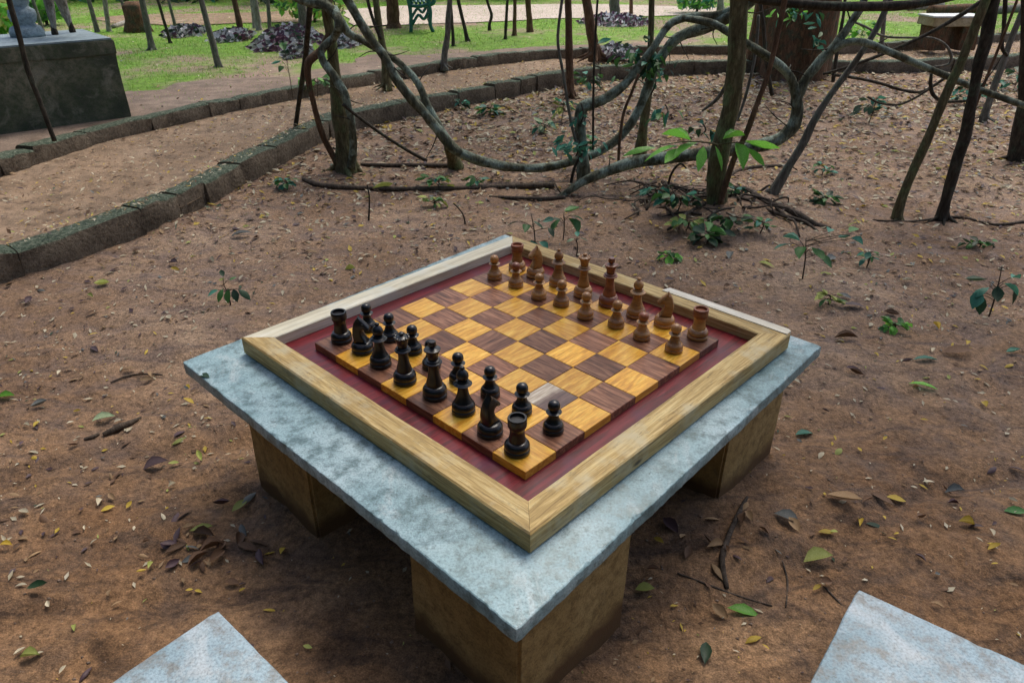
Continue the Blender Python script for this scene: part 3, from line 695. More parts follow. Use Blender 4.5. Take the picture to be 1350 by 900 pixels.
def tree(name, label, pts, mat, crown=True, rough=.10, n=10, group=None, cat='tree', up=None, base=True):
    """trunk through photo points from foot to top, continued upwards to limbs and a crown out of frame"""
    nt[0] += 1; P, Q = tubepx(pts)
    if base:
        f = P[0].copy(); P[0] = f - Vector((0, 0, .05)); q0 = Q[0]; Q[0] = q0 * 1.2; foot_r = Q[1]
    t = thing(name, label, cat, tuple(P[0]), 0, group); o = P[0].copy(); P = [p - o for p in P]
    if crown:
        d = (P[-1] - P[-2]).normalized(); d = (d + Vector((0, 0, 1.2))).normalized(); e = P[-1]
        P.append(e + d * .8); Q.append(Q[-1] * .95); P.append(e + d * 1.9); Q.append(Q[-1] * .7); P.append(e + d * 2.9); Q.append(Q[-1] * .4)
    mb = MB(); mb.tube(P, Q, n, rough, 5, seed=nt[0] * 3.1)
    if crown:
        for q in range(3):
            a = q * 2.1 + nt[0]; m = P[-2]; mb.tube([m, m + Vector((math.cos(a) * .5, math.sin(a) * .5, .5)), m + Vector((math.cos(a) * 1.0, math.sin(a) * 1.0, 1.0))], [Q[-2] * .6, Q[-2] * .4, Q[-2] * .15], 6, .05, 3)
    mb.build('trunk', mat, t, smooth=True)
    if base and foot_r > .022 and f.y < 12.5:
        rn = random.Random(nt[0]); nr_ = rn.randint(4, 6)
        for q in range(nr_):       # surface roots flaring from the foot
            a = q * 6.28 / nr_ + rn.uniform(-.4, .4); d = Vector((math.cos(a), math.sin(a), 0)); e = d.cross(Vector((0, 0, 1))) * rn.uniform(-.8, .8); L = foot_r * rn.uniform(2.6, 4.6)
            rb = MB(); up = Vector((0, 0, .05)); rb.tube([d * foot_r * .3 + up + Vector((0, 0, foot_r * 2.0)), d * foot_r * 1.0 + up + Vector((0, 0, foot_r * .75)), d * L * .55 + e * L * .15 + up + Vector((0, 0, foot_r * .10)), d * L + e * L * .35 + up - Vector((0, 0, foot_r * .6))], [foot_r * .5, foot_r * .42, foot_r * .26, foot_r * .1], 8, .12, 4, seed=q)
            rb.build('root', mat, t, smooth=True)
    if crown: inst('crown', CROWNS[nt[0] % 2], t, tuple(P[-1]), (0, 0, nt[0]), (1.0, 1.0, .9))
    return t
def vine(label, pts, mat='liana_bark', rough=.12, n=10, name='liana', cat='vine', sub=5, wig=0.0):
    nt[0] += 1; P, Q = tubepx(pts); o = P[0].copy(); mb = MB(); rn = random.Random(nt[0])
    P = [p - o + Vector((rn.uniform(-wig, wig), rn.uniform(-wig, wig), rn.uniform(-wig, wig))) for p in P]
    mb.tube(P, Q, n, rough, sub, seed=nt[0] * 1.7)
    ob = mb.build(name, mat, None, smooth=True, loc=tuple(o))
    if mat == 'liana_bark' and len(P) > 7:
        for q in range(len(P) // 2):
            i_ = rn.randrange(1, len(P) - 1); d = Vector((rn.gauss(0, 1), rn.gauss(0, .6), rn.gauss(.3, 1))).normalized(); L = rn.uniform(.06, .24); tw = MB()
            b_ = P[i_] + d * Q[i_] * .5; e = Vector((rn.gauss(0, .3), rn.gauss(0, .3), rn.gauss(0, .3)))
            tw.tube([b_, b_ + (d + e * .4).normalized() * L * .5, b_ + (d + e).normalized() * L], [.006, .004, .0015], 5, .1, 3); tw.build('twig', 'bark_dark', ob, smooth=True)
    return tag(ob, label, cat)

tree('tree', 'thick leaning tree trunk wrapped in stems beside the near kerb', [(457, 226, 5.5, 30), (454, 195, 5.5, 24), (448, 145, 5.5, 21), (441, 95, 5.5, 17), (437, 55, 5.5, 17), (431, 10, 5.5, 17), (426, -60, 5.5, 15)], 'bark_olive', rough=.12)
vine('twisted stem winding round the leaning trunk by the kerb', [(441, 12, 5.42, 13), (447, 32, 5.3, 13), (440, 50, 5.38, 11), (424, 66, 5.36, 11), (428, 84, 5.34, 13), (444, 106, 5.32, 13), (456, 130, 5.32, 12), (463, 158, 5.34, 11), (466, 188, 5.38, 11), (463, 222, 5.42, 13)], 'liana_bark', .14)
vine('bent stem splitting off the leaning trunk and dropping to its foot', [(437, 40, 5.5, 12), (424, 66, 5.45, 12), (406, 84, 5.4, 11), (408, 112, 5.4, 9), (416, 146, 5.42, 9), (426, 180, 5.45, 8), (446, 218, 5.48, 8)], 'bark_brown', .10)
vine('slender dark stem standing on the kerb left of the leaning trunk', [(388, 181, 6.35, 6), (394, 135, 6.2, 6), (401, 90, 6.0, 7), (405, 50, 5.8, 7), (409, 5, 5.6, 8)], 'bark_dark', .08, 8)
vine('liana arching from the leaning trunk down to the long swag', [(380, -6, 5.4, 9), (404, 2, 5.4, 13), (428, 7, 5.4, 16), (444, 22, 5.38, 16), (458, 42, 5.4, 12), (478, 54, 5.42, 10), (505, 69, 5.42, 10), (530, 86, 5.4, 10), (551, 110, 5.36, 11), (564, 140, 5.33, 11), (578, 166, 5.3, 12), (592, 186, 5.28, 12)])
vine('long thick liana sagging almost to the ground behind the table', [(430, -55, 5.2, 12), (448, -15, 5.2, 12), (464, 10, 5.2, 13), (480, 38, 5.2, 13), (494, 58, 5.2, 13), (510, 80, 5.2, 14), (522, 104, 5.2, 14), (540, 128, 5.2, 15), (560, 150, 5.2, 14), (578, 172, 5.2, 14), (594, 192, 5.2, 15), (612, 204, 5.2, 14), (640, 214, 5.2, 14), (672, 220, 5.2, 13), (705, 222, 5.2, 13), (738, 217, 5.22, 13), (776, 206, 5.25, 14), (806, 190, 5.28, 14), (830, 166, 5.3, 14), (844, 140, 5.32, 13), (854, 115, 5.34, 13), (866, 88, 5.36, 14), (878, 66, 5.38, 14), (894, 50, 5.38, 15), (918, 40, 5.36, 17), (948, 28, 5.3, 18), (976, 14, 5.2, 16), (1010, -14, 5.1, 14)], rough=.13, n=12)
tree('tree', 'short mossy forked trunk under the long sagging liana', [(771, 243, 5.16, 20), (768, 205, 5.16, 16), (765, 170, 5.16, 16), (766, 146, 5.16, 18), (776, 138, 5.16, 17), (800, 129, 5.18, 14), (824, 111, 5.2, 14), (840, 92, 5.22, 13), (852, 76, 5.24, 12), (866, 56, 5.26, 11), (878, 38, 5.28, 11), (890, 28, 5.3, 12), (914, 22, 5.3, 12), (945, 20, 5.3, 12), (985, 6, 5.2, 11)], 'liana_bark', crown=False)
tree('tree', 'slim straight trunk with a leafy collar behind the sagging liana', [(842, 214, 5.7, 20), (846, 182, 5.7, 16), (852, 142, 5.7, 13), (857, 100, 5.7, 11), (858, 60, 5.7, 10), (859, 0, 5.7, 9), (860, -90, 5.7, 8)], 'bark_olive')
vine('thick lichen-covered liana bending in a hook right of the main trunk', [(722, 268, 4.75, 5), (742, 257, 4.8, 8), (768, 240, 4.82, 13), (800, 226, 4.82, 16), (840, 213, 4.82, 17), (900, 206, 4.82, 18), (950, 199, 4.82, 18), (988, 194, 4.82, 19), (1022, 186, 4.82, 19), (1043, 170, 4.82, 19), (1051, 150, 4.82, 18), (1050, 130, 4.82, 17), (1046, 112, 4.82, 14), (1036, 94, 4.82, 13), (1012, 75, 4.82, 13), (985, 58, 4.82, 12), (960, 42, 4.84, 12), (935, 30, 4.9, 11), (900, 24, 5.0, 9)], rough=.12, n=12)
vine('liana rising from the hook and forking towards the upper right', [(1048, 140, 4.83, 15), (1054, 120, 4.83, 15), (1064, 103, 4.83, 15), (1080, 82, 4.83, 15), (1098, 64, 4.83, 15), (1111, 47, 4.83, 13), (1122, 30, 4.83, 12), (1136, 8, 4.83, 12), (1155, -40, 4.83, 11)])
vine('long thin liana running down to the right edge past the leaning saplings', [(1098, 66, 4.82, 12), (1112, 58, 4.8, 12), (1130, 55, 4.78, 11), (1152, 60, 4.76, 11), (1182, 73, 4.74, 11), (1230, 93, 4.7, 10), (1290, 118, 4.65, 9), (1352, 140, 4.6, 9), (1430, 168, 4.55, 9)])
tree('tree', 'pale leaning sapling right of the hooked liana', [(1012, 262, 4.86, 15), (1036, 226, 4.86, 13), (1056, 194, 4.86, 12), (1073, 160, 4.86, 11), (1090, 132, 4.86, 10), (1120, 92, 4.86, 10), (1150, 48, 4.86, 9), (1168, 12, 4.86, 9), (1190, -40, 4.86, 8)], 'bark_grey', crown=False)
mt_ = tree('tree', 'main mossy tree trunk rising behind the chess board', [(944, 296, 4.52, 40), (944, 268, 4.52, 28), (946, 225, 4.52, 25), (953, 182, 4.52, 26), (963, 142, 4.52, 24), (969, 100, 4.52, 24), (972, 50, 4.52, 25), (974, 0, 4.52, 26), (976, -90, 4.52, 24)], 'bark_olive', rough=.13, n=14)
vine('slender brown stem growing beside the main trunk', [(950, 268, 4.42, 8), (960, 232, 4.42, 8), (970, 204, 4.42, 8), (984, 176, 4.42, 8), (1000, 132, 4.42, 7), (1013, 97, 4.42, 7), (1024, 50, 4.42, 8), (1033, 8, 4.42, 8), (1044, -60, 4.42, 8)], 'bark_brown', .06, 8)
vine('short pale bent branch left of the main trunk', [(966, 40, 4.7, 5), (964, 92, 4.75, 6), (958, 112, 4.8, 6), (944, 132, 4.85, 5), (926, 146, 4.9, 3)], 'bark_grey', .05, 8, 'branch', 'branch')
tree('tree', 'leaning olive sapling, left one of the leaning pair at the right', [(1182, 291, 4.42, 15), (1190, 258, 4.42, 13), (1210, 212, 4.42, 13), (1235, 154, 4.42, 13), (1250, 118, 4.42, 13), (1264, 89, 4.42, 13), (1282, 45, 4.42, 13), (1300, 0, 4.42, 13), (1330, -70, 4.42, 12)], 'bark_olive')
tree('tree', 'dark knotty leaning sapling, right one of the leaning pair at the right', [(1242, 289, 4.45, 18), (1247, 264, 4.45, 15), (1260, 218, 4.45, 15), (1272, 182, 4.45, 17), (1280, 140, 4.45, 15), (1288, 98, 4.45, 16), (1300, 50, 4.45, 18), (1310, 0, 4.45, 19), (1326, -80, 4.45, 17)], 'bark_dark', rough=.16)
tree('tree', 'pale slanting sapling near the upper right corner', [(1297, 156, 7.2, 10), (1305, 130, 7.2, 10), (1318, 95, 7.2, 10), (1330, 60, 7.2, 9), (1345, 22, 7.2, 9), (1365, -30, 7.2, 8)], 'bark_grey', crown=False)
tree('tree', 'dark trunk cut by the right edge of the view', [(1346, 212, 5.85, 28), (1347, 170, 5.85, 20), (1350, 130, 5.85, 18), (1354, 60, 5.85, 17), (1356, -60, 5.85, 16)], 'bark_dark')
vine('dark limb crossing the top of the view at the right', [(960, -16, 4.5, 12), (1000, -1, 4.5, 12), (1060, 6, 4.5, 13), (1120, 9, 4.5, 13), (1180, 8, 4.5, 13), (1230, 2, 4.5, 11), (1290, -12, 4.5, 9)], 'bark_dark', .08, 10, 'branch', 'branch')
vine('thin straight branch slanting across the far path at the upper right', [(1330, -16, 5.6, 6), (1296, 1, 5.6, 6), (1267, 20, 5.6, 6), (1225, 44, 5.6, 5), (1175, 67, 5.6, 5), (1125, 86, 5.6, 4), (1085, 98, 5.6, 3)], 'bark_dark', .05, 8, 'branch', 'branch')
vine('thin pale looping vine near the stone bench', [(1120, 27, 6.2, 3), (1142, 36, 6.2, 3), (1165, 48, 6.2, 3), (1198, 50, 6.2, 3), (1226, 50, 6.2, 3), (1245, 58, 6.2, 3), (1254, 74, 6.2, 4), (1250, 85, 6.2, 3), (1230, 89, 6.2, 3)], 'bark_grey', .04, 6)
vine('thin dark vine sagging below the far kerb at the right', [(1100, 99, 6.4, 4), (1128, 103, 6.4, 4), (1160, 110, 6.4, 4), (1190, 119, 6.4, 4), (1215, 121, 6.4, 4), (1242, 106, 6.4, 4), (1262, 92, 6.4, 3)], 'bark_dark', .05, 6)
vine('thin dark vine curling left of the leaning pair', [(1228, 97, 5.6, 4), (1227, 112, 5.6, 5), (1231, 126, 5.6, 5), (1246, 134, 5.6, 4), (1276, 133, 5.6, 4)], 'bark_dark', .05, 6)
vine('thin dark vine drooping low over the soil at the right', [(1144, 128, 6.2, 3), (1160, 136, 6.2, 3), (1185, 138, 6.2, 3), (1212, 126, 6.2, 3), (1245, 103, 6.2, 3)], 'bark_dark', .05, 6)
vine('dark thin stem hanging at the far right', [(1326, -20, 6, 6), (1325, 10, 6, 6), (1323, 40, 6, 5), (1321, 62, 6, 5), (1328, 74, 6, 4)], 'bark_dark', .06, 6)
vine('thin pale vine hanging beside the mossy forked trunk', [(744, -25, 5.1, 4), (741, 0, 5.1, 4), (736, 40, 5.1, 4), (736, 62, 5.1, 4), (742, 95, 5.1, 4), (749, 140, 5.1, 4), (756, 175, 5.1, 4), (765, 205, 5.1, 3)], 'bark_grey', .04, 6)
vine('very thin dark vine hanging straight down to the sagging liana', [(789, -20, 5.12, 3), (786, 30, 5.12, 3), (783, 90, 5.12, 3), (782, 150, 5.12, 3), (782, 198, 5.12, 3)], 'bark_dark', .04, 6)
vine('thin brown vine hanging left of the slim straight trunk', [(842, 98, 5.1, 4), (832, 124, 5.1, 4), (822, 150, 5.1, 4), (817, 186, 5.1, 4), (815, 220, 5.1, 4)], 'bark_brown', .04, 6)
vine('thin dark rope-like vine sloping from the leaning trunk to the ground', [(452, 138, 5.28, 4), (476, 157, 5.35, 4), (505, 178, 5.45, 4), (535, 197, 5.6, 4), (562, 212, 5.72, 5)], 'bark_dark', .05, 6)
vine('thin dark sapling stem rising in front of the huge reddish trunk', [(1018, 126, 7.6, 5), (1010, 80, 7.6, 5), (1006, 30, 7.6, 5), (998, -20, 7.6, 5)], 'bark_dark', .06, 6)
vine('thin dark stem right of the huge reddish trunk', [(1098, 108, 8.4, 5), (1105, 60, 8.4, 5), (1112, 20, 8.4, 4), (1116, -20, 8.4, 4)], 'bark_dark', .06, 6)
vine('thin stem between the leaning pair and the pale slanting sapling', [(1262, 205, 5.7, 4), (1290, 130, 5.7, 4), (1318, 60, 5.7, 4), (1345, -10, 5.7, 4)], 'bark_brown', .06, 6)
vine('thin arched twig left of the snaking root', [(878, 262, 4.9, 3), (884, 232, 4.9, 3), (896, 216, 4.9, 3), (905, 222, 4.9, 2)], 'bark_dark', .06, 6, 'twig', 'twig')
vine('thin forked twig beside the forked trunk foot', [(752, 246, 5.1, 4), (757, 222, 5.1, 4), (766, 204, 5.1, 3), (774, 190, 5.1, 2)], 'bark_dark', .06, 6, 'twig', 'twig')
vine('thin dry stem standing before the long fallen branch', [(486, 292, 4.4, 3), (487, 262, 4.4, 2), (484, 244, 4.4, 2)], 'bark_dark', .06, 6, 'twig', 'twig')
vine('thin bent dry stem right of the fallen branch sprouts', [(614, 300, 4.3, 3), (610, 282, 4.3, 2), (598, 268, 4.3, 2)], 'bark_dark', .06, 6, 'twig', 'twig')
vine('thin pale stem hanging right of the main trunk', [(1000, 20, 5.2, 4), (996, 70, 5.2, 4), (985, 120, 5.2, 4), (972, 160, 5.2, 3)], 'bark_grey', .06, 6)
vine('short stump under the long sagging liana', [(601, 220, 5.55, 24), (597, 208, 5.5, 17), (591, 192, 5.4, 12)], 'bark_olive', .12, 10, 'stump', 'stump')
tree('tree', 'straight trunk growing between the two kerbs at the left', [(510, 114, 8.35, 13), (508, 88, 8.35, 11), (504, 60, 8.35, 10), (498, 22, 8.35, 10), (493, -20, 8.35, 9)], 'bark_olive')
vine('thin stem joining the straight trunk between the kerbs', [(503, 52, 8.3, 5), (496, 38, 8.3, 5), (488, 14, 8.3, 5), (480, -20, 8.3, 5)], 'bark_dark', .05, 6)
tree('tree', 'straight brown trunk in front of the near kerb', [(752, 127, 8.35, 14), (751, 100, 8.35, 12), (750, 50, 8.35, 11), (749, 0, 8.35, 11), (748, -60, 8.35, 10)], 'bark_brown')
vine('slim dark stem in front of the concrete pedestal', [(72, 186, 5.3, 6), (54, 138, 5.3, 6), (36, 90, 5.3, 7), (26, 50, 5.3, 7), (14, 8, 5.3, 7), (4, -30, 5.3, 7)], 'bark_dark', .06, 8, 'sapling', 'sapling')

# big reddish trunk behind the main tree
bp = at(1047, 103, 0.0); bw = pxm(50, bp)
t = thing('tree', 'huge reddish fluted trunk by the far kerb behind the lianas', 'tree', (bp.x, bp.y + .25, -.05)); mb = MB(); verts = []; prof = [(0, 1.08), (.12, 1.0), (.35, .98), (.7, .94), (1.2, .92), (2.2, .86), (3.5, .7), (5, .45)]; n = 44
for q, (z, k_) in enumerate(prof):
    for r in range(n):
        a = 2 * math.pi * r / n
        rr_ = bw * k_ * (1 + .15 * math.sin(5 * a + .6) + .06 * math.sin(9 * a + 1.7 + z * .5) + .10 * float(fbm(math.cos(a) * 3 + z * .6, math.sin(a) * 3 + z, 7, 3)))
        verts.append((rr_ * math.cos(a), rr_ * math.sin(a), z))
fs = [(q * n + r, q * n + (r + 1) % n, (q + 1) * n + (r + 1) % n, (q + 1) * n + r) for q in range(len(prof) - 1) for r in range(n)]; fs.append(tuple((len(prof) - 1) * n + r for r in range(n)))
mb.add(verts, fs); mb.build('trunk', 'bark_red', t, smooth=True); inst('crown', CROWNS[0], t, (0, 0, 5.3), (0, 0, 1), 1.7)

def ft(label, x0, y0, x1, w, mat, z=LAWN_Z - .01, crown=False, mid=None, **kw):
    Y = at(x0, y0, z).y
    pts = [(x0, y0, Y, w * 1.25), (x0 * .8 + x1 * .2, y0 * .8, Y, w * 1.03)]
    pts.append(((mid if mid else (x0 + x1) / 2), y0 * .5, Y, w)); pts += [(x1, 0, Y, w * .95), (x1 + (x1 - x0) * .6, -max(30, y0) * .6, Y, w * .9)]
    return tree('tree', label, pts, mat, crown, **kw)
ft('grey trunk with a sprouting foot right of the pedestal', 201, 67, 187, 9, 'bark_grey', crown=True)
ft('thin dark trunk right of the grey sprouting trunk', 225, 58, 208, 4, 'bark_dark')
ft('grey trunk rising just behind the pedestal, left of the pale one', 129, 44, 117, 6, 'bark_grey')
ft('pale straight trunk behind the pedestal', 144, 43, 138, 6, 'bark_pale')
ft('thin pale trunk at the far left behind the statue', 58, 46, 43, 5, 'bark_grey')
ft('pale leaning trunk standing alone on the green grass', 289, 90, 265, 9, 'bark_grey', crown=True)
ft('dark-footed trunk beside the flower bed', 319, 48, 309, 9, 'bark_brown', crown=True)
ft('white-barked double trunk, wider stem', 342, 41, 336, 9, 'bark_pale')
ft('white-barked double trunk, slimmer stem', 336, 38, 332, 5, 'bark_pale')
ft('slender grey trunk right of the white-barked double trunk', 356, 42, 353, 5, 'bark_grey')
ft('thin leaning trunk between the pedestal trees and the bare ground', 171, 40, 160, 4, 'bark_grey')
ft('slim trunk left of the flower bed heap', 232, 38, 222, 4, 'bark_grey')
ft('thick brown trunk beside the green bench', 519, 38, 517, 19, 'bark_brown', crown=True)
ft('knotty greenish trunk close to the far kerb', 585, 88, 593, 9, 'bark_grey', mid=590, rough=.2)
ft('thin dark stem right behind the knotty trunk', 598, 62, 594, 4, 'bark_dark')
ft('thin trunk leaning left, right of the knotty trunk', 617, 56, 604, 5, 'bark_dark')
ft('thin crooked stem on the edge of the sandy clearing', 646, 41, 642, 4, 'bark_dark', mid=648)
ft('thin straight stem left of the slim brown trunk', 666, 53, 669, 4, 'bark_dark')
ft('slim brown trunk between the thin stem and the reddish trunk', 678, 48, 679, 5, 'bark_brown')
ft('reddish brown trunk with a flared foot on the lawn', 699, 43, 696, 9, 'bark_brown', crown=True)
ft('stout brown trunk behind the far kerb', 785, 75, 773, 15, 'bark_brown', crown=True)
ft('stout grey trunk ringed by a flower bed', 811, 24, 810, 16, 'bark_grey')
ft('slim tan trunk beyond the ringed flower bed', 832, 20, 832, 5, 'bark_brown')
ft('pale trunk left of the huge reddish trunk', 950, 22, 950, 11, 'bark_pale')
ft('thin grey trunk beside the far kerb at the right', 1162, 66, 1167, 6, 'bark_grey')
ft('grey trunk behind the dark flower heap', 400, 40, 398, 13, 'bark_grey')

# fallen branches and roots
def lying(label, pts, mat='twig_bark', name='fallen_branch', cat='branch', n=8, rough=.12):
    P = []; Q = []; nt[0] += 1
    for x, y_, w in pts:
        p = at(x, y_, 0); r = pxm(w / 2, p); z = gz(p.x, p.y) + r * .75; p = at(x, y_, z); P.append(p); Q.append(r)
    o = P[0].copy(); mb = MB(); mb.tube([p - o for p in P], Q, n, rough, 5, seed=nt[0]); return tag(mb.build(name, mat, None, True, loc=tuple(o)), label, cat)
lying('long straight branch lying on the soil behind the table', [(400, 236, 5), (412, 241, 7), (430, 245, 7), (480, 248, 6), (540, 249, 6), (610, 248, 6), (670, 246, 7), (731, 244, 8)])
lying('short dark branch lying behind the round-leaved plant', [(645, 259, 3), (680, 261, 5), (720, 262, 6), (745, 260, 5)], 'root_bark')
lying('dark branch on the ground between leaning trunk and stump', [(476, 217, 4), (505, 218, 6), (545, 218, 6), (590, 219, 7)], 'root_bark')
lying('dark root snaking right from the foot of the main trunk', [(968, 247, 5), (990, 252, 7), (1008, 266, 8), (1030, 274, 8), (1055, 284, 8), (1075, 296, 7), (1095, 301, 4)], 'root_bark', 'root', 'root')
lying('thinner root below the snaking dark root', [(1000, 270, 4), (1025, 282, 5), (1060, 292, 5), (1078, 305, 3)], 'root_bark', 'root', 'root')
lying('root curving over the soil left of the pale leaning sapling', [(960, 234, 3), (975, 224, 4), (1000, 220, 5), (1030, 219, 4)], 'root_bark', 'root', 'root')
lying('root running left from the foot of the main trunk', [(935, 262, 6), (915, 252, 6), (890, 246, 8), (868, 240, 7), (850, 246, 5)], 'root_bark', 'root', 'root')
lying('thin root dropping from the main trunk towards the board', [(930, 268, 4), (905, 282, 5), (890, 296, 4), (880, 303, 3)], 'root_bark', 'root', 'root')
lying('root crossing behind the leaning pair of saplings', [(1150, 290, 2), (1200, 292, 3), (1260, 286, 4), (1310, 296, 4), (1352, 292, 4)], 'root_bark', 'root', 'root')
lying('brown stick lying left of the table', [(111, 579, 4), (122, 576, 6), (130, 572, 4)], 'twig_bark', 'stick', 'stick')
lying('pale thick stick lying beside the pale green leaf', [(136, 573, 6), (155, 564, 9), (172, 557, 8), (186, 550, 3)], 'twig_bark', 'stick', 'stick')
lying('thin arched twig lying left of the table', [(146, 504, 2), (170, 495, 3), (195, 493, 3), (214, 494, 2)], 'root_bark', 'twig', 'twig')
lying('thin twig lying by the right leg of the table', [(893, 755, 2), (930, 769, 3), (975, 786, 3), (1018, 798, 2)], 'root_bark', 'twig', 'twig')
lying('thin twig with a kink near the bright green leaf', [(1031, 738, 2), (1038, 765, 3), (1036, 800, 2)], 'root_bark', 'twig', 'twig')
lying('thin twig right of the kinked twig', [(1086, 772, 2), (1098, 785, 3), (1112, 800, 2)], 'root_bark', 'twig', 'twig')
lying('dark root-like stick beside the right table leg', [(985, 655, 4), (972, 680, 6), (960, 708, 7), (952, 735, 8), (958, 775, 7)], 'root_bark', 'stick', 'stick')

# ================================================================== GARDEN FURNITURE AND BEDS
# green iron bench, end towards the camera
bb = at(556, 43, LAWN_Z); Lx = Vector((-.13, 1, 0)).normalized(); Dx = Vector((1, .13, 0)).normalized() * .8
bn = thing('garden_bench', 'green cast iron garden bench with scrolled arms at the edge of the sandy clearing', 'bench', tuple(bb))
def end_frame(off):
    prof = lambda x, z: off + Dx * x + Vector((0, 0, z)); fr = MB(); r = .032
    fr.tube([prof(-.22, 0), prof(-.20, .2), prof(-.22, .42), prof(-.28, .65), prof(-.36, .88)], [r] * 5, 6, 0, 3)
    fr.tube([prof(.24, 0), prof(.18, .12), prof(.20, .3), prof(.17, .42)], [r] * 4, 6, 0, 3)
    fr.tube([prof(-.22, .41), prof(0, .39), prof(.2, .43)], [r] * 3, 6, 0, 3)
    fr.tube([prof(-.27, .66), prof(-.1, .68), prof(.1, .64), prof(.24, .56), prof(.28, .47), prof(.22, .42), prof(.17, .46), prof(.2, .51)], [r * 1.1] * 8, 6, 0, 4)
    fr.tube([prof(-.18, .46), prof(-.1, .56), prof(0, .5), prof(.06, .58), prof(.14, .52)], [r * .8] * 5, 6, 0, 4)
    fr.tube([prof(-.18, .12), prof(-.05, .26), prof(.06, .2), prof(.15, .3)], [r * .8] * 4, 6, 0, 4)
    return fr
for off in (Vector((0, 0, 0)), Lx * 1.15): end_frame(off).build('end_frame', 'green_iron', bn, smooth=True)
def slat(a, b_, name):
    mb = MB(); mb.tube([a, (a + b_) / 2, b_], [.024] * 3, 6, 0, 2); mb.build(name, 'green_iron', bn, smooth=True)
for x in (-.16, -.08, 0, .08, .16): a = Dx * x + Vector((0, 0, .435)); slat(a, a + Lx * 1.15, 'seat_slat')
for x, z in ((-.235, .52), (-.26, .62), (-.30, .72), (-.33, .82)): a = Dx * x + Vector((0, 0, z)); slat(a, a + Lx * 1.15, 'back_slat')
# stone bench at the right
sb = at(1252, 64, LAWN_Z - .02); w_ = pxm(1, sb)
bn2 = thing('stone_bench', 'low stone bench with a pale seat behind the leaning saplings', 'bench', tuple(sb), R_(4))
block('seat', (0, .12, .36), (w_ * 72, .42, .12), 0, 'bench_stone', bn2, .006, 1); mb = MB(); mb.box((0, .12, .428), (w_ * 74, .44, .02)); mb.build('seat_top', 'bench_top', bn2)
for x in (-20, 20): block('leg', (x * w_, .12, .14), (.26, .34, .32), 0, 'bark_red', bn2, .01, x)
# logs and bricks far right, stump and logs far left
def log(label, x0, y0, x1, y1, w, mat, z=LAWN_Z):
    a = at(x0, y0, z); b_ = at(x1, y1, z); r = pxm(w / 2, a); up = Vector((0, 0, r * .8)); mb = MB(); o = a.copy()
    mb.tube([up, (b_ - a) / 2 + up, b_ - a + up], [r, r * .95, r * .85], 10, .1, 4); tag(mb.build('log', mat, None, True, loc=tuple(o)), label, 'log')
log('reddish log lying beyond the stone bench', 1225, 20, 1300, 17, 14, 'bark_red'); log('grey log leaning in the far right corner', 1300, 20, 1370, 14, 12, 'bark_grey')
log('short grey log far beyond the stone bench', 1195, 14, 1240, 12, 12, 'bark_pale')
log('pale cut log lying behind the pedestal', 150, 38, 168, 31, 6, 'bark_pale')
p = at(183, 42, LAWN_Z); mb = MB(); r = pxm(15, p); mb.lathe([(r * 1.3, -.05), (r * 1.1, .08), (r * .9, .2), (r * .85, .38), (r * .5, .45), (r * .1, .42)], 16, lobes=4, amp=.12)
tag(mb.build('stump', 'bark_red', None, True, loc=tuple(p)), 'reddish tree stump behind the grey sprouting trunk', 'stump')

# leaves as meshes
def leaf_mesh(name, mat, L=1.0, W=.45, curl=.15, fold=.12, n=4, tip=.5):
    mb = MB(); v = []; f = []
    for q in range(n + 1):
        t = q / n; w = W / 2 * math.sin(math.pi * min(1, max(.0, t)) ** (.85 if tip > .5 else 1.0)) * (1 if 0 < q < n else .05) ; x = L * t; z = -curl * (t - .35) ** 2
        v += [(x, -w, z + fold * w * 2), (x, 0, z), (x, w, z + fold * w * 2)]
    for q in range(n):
        a = q * 3; f += [(a, a + 3, a + 4, a + 1), (a + 1, a + 4, a + 5, a + 2)]
    mb.add(v, f); me = mb.mesh(name, mat, True); return me
LMAT = ['leaf_green', 'leaf_teal', 'leaf_bright', 'leaf_dark', 'leaf_yellow', 'leaf_lime', 'leaf_pale', 'leaf_palegreen', 'leaf_brown', 'leaf_tan', 'leaf_purple', 'leaf_greyish', 'leaf_white', 'leaf_violet']
LM = {}
for m in LMAT:
    LM[m] = [leaf_mesh('leaf', m, 1, w, c_, f_) for w, c_, f_ in ((.42, .25, .2), (.5, -.45, .45), (.36, .7, -.25), (.52, .12, .6))]

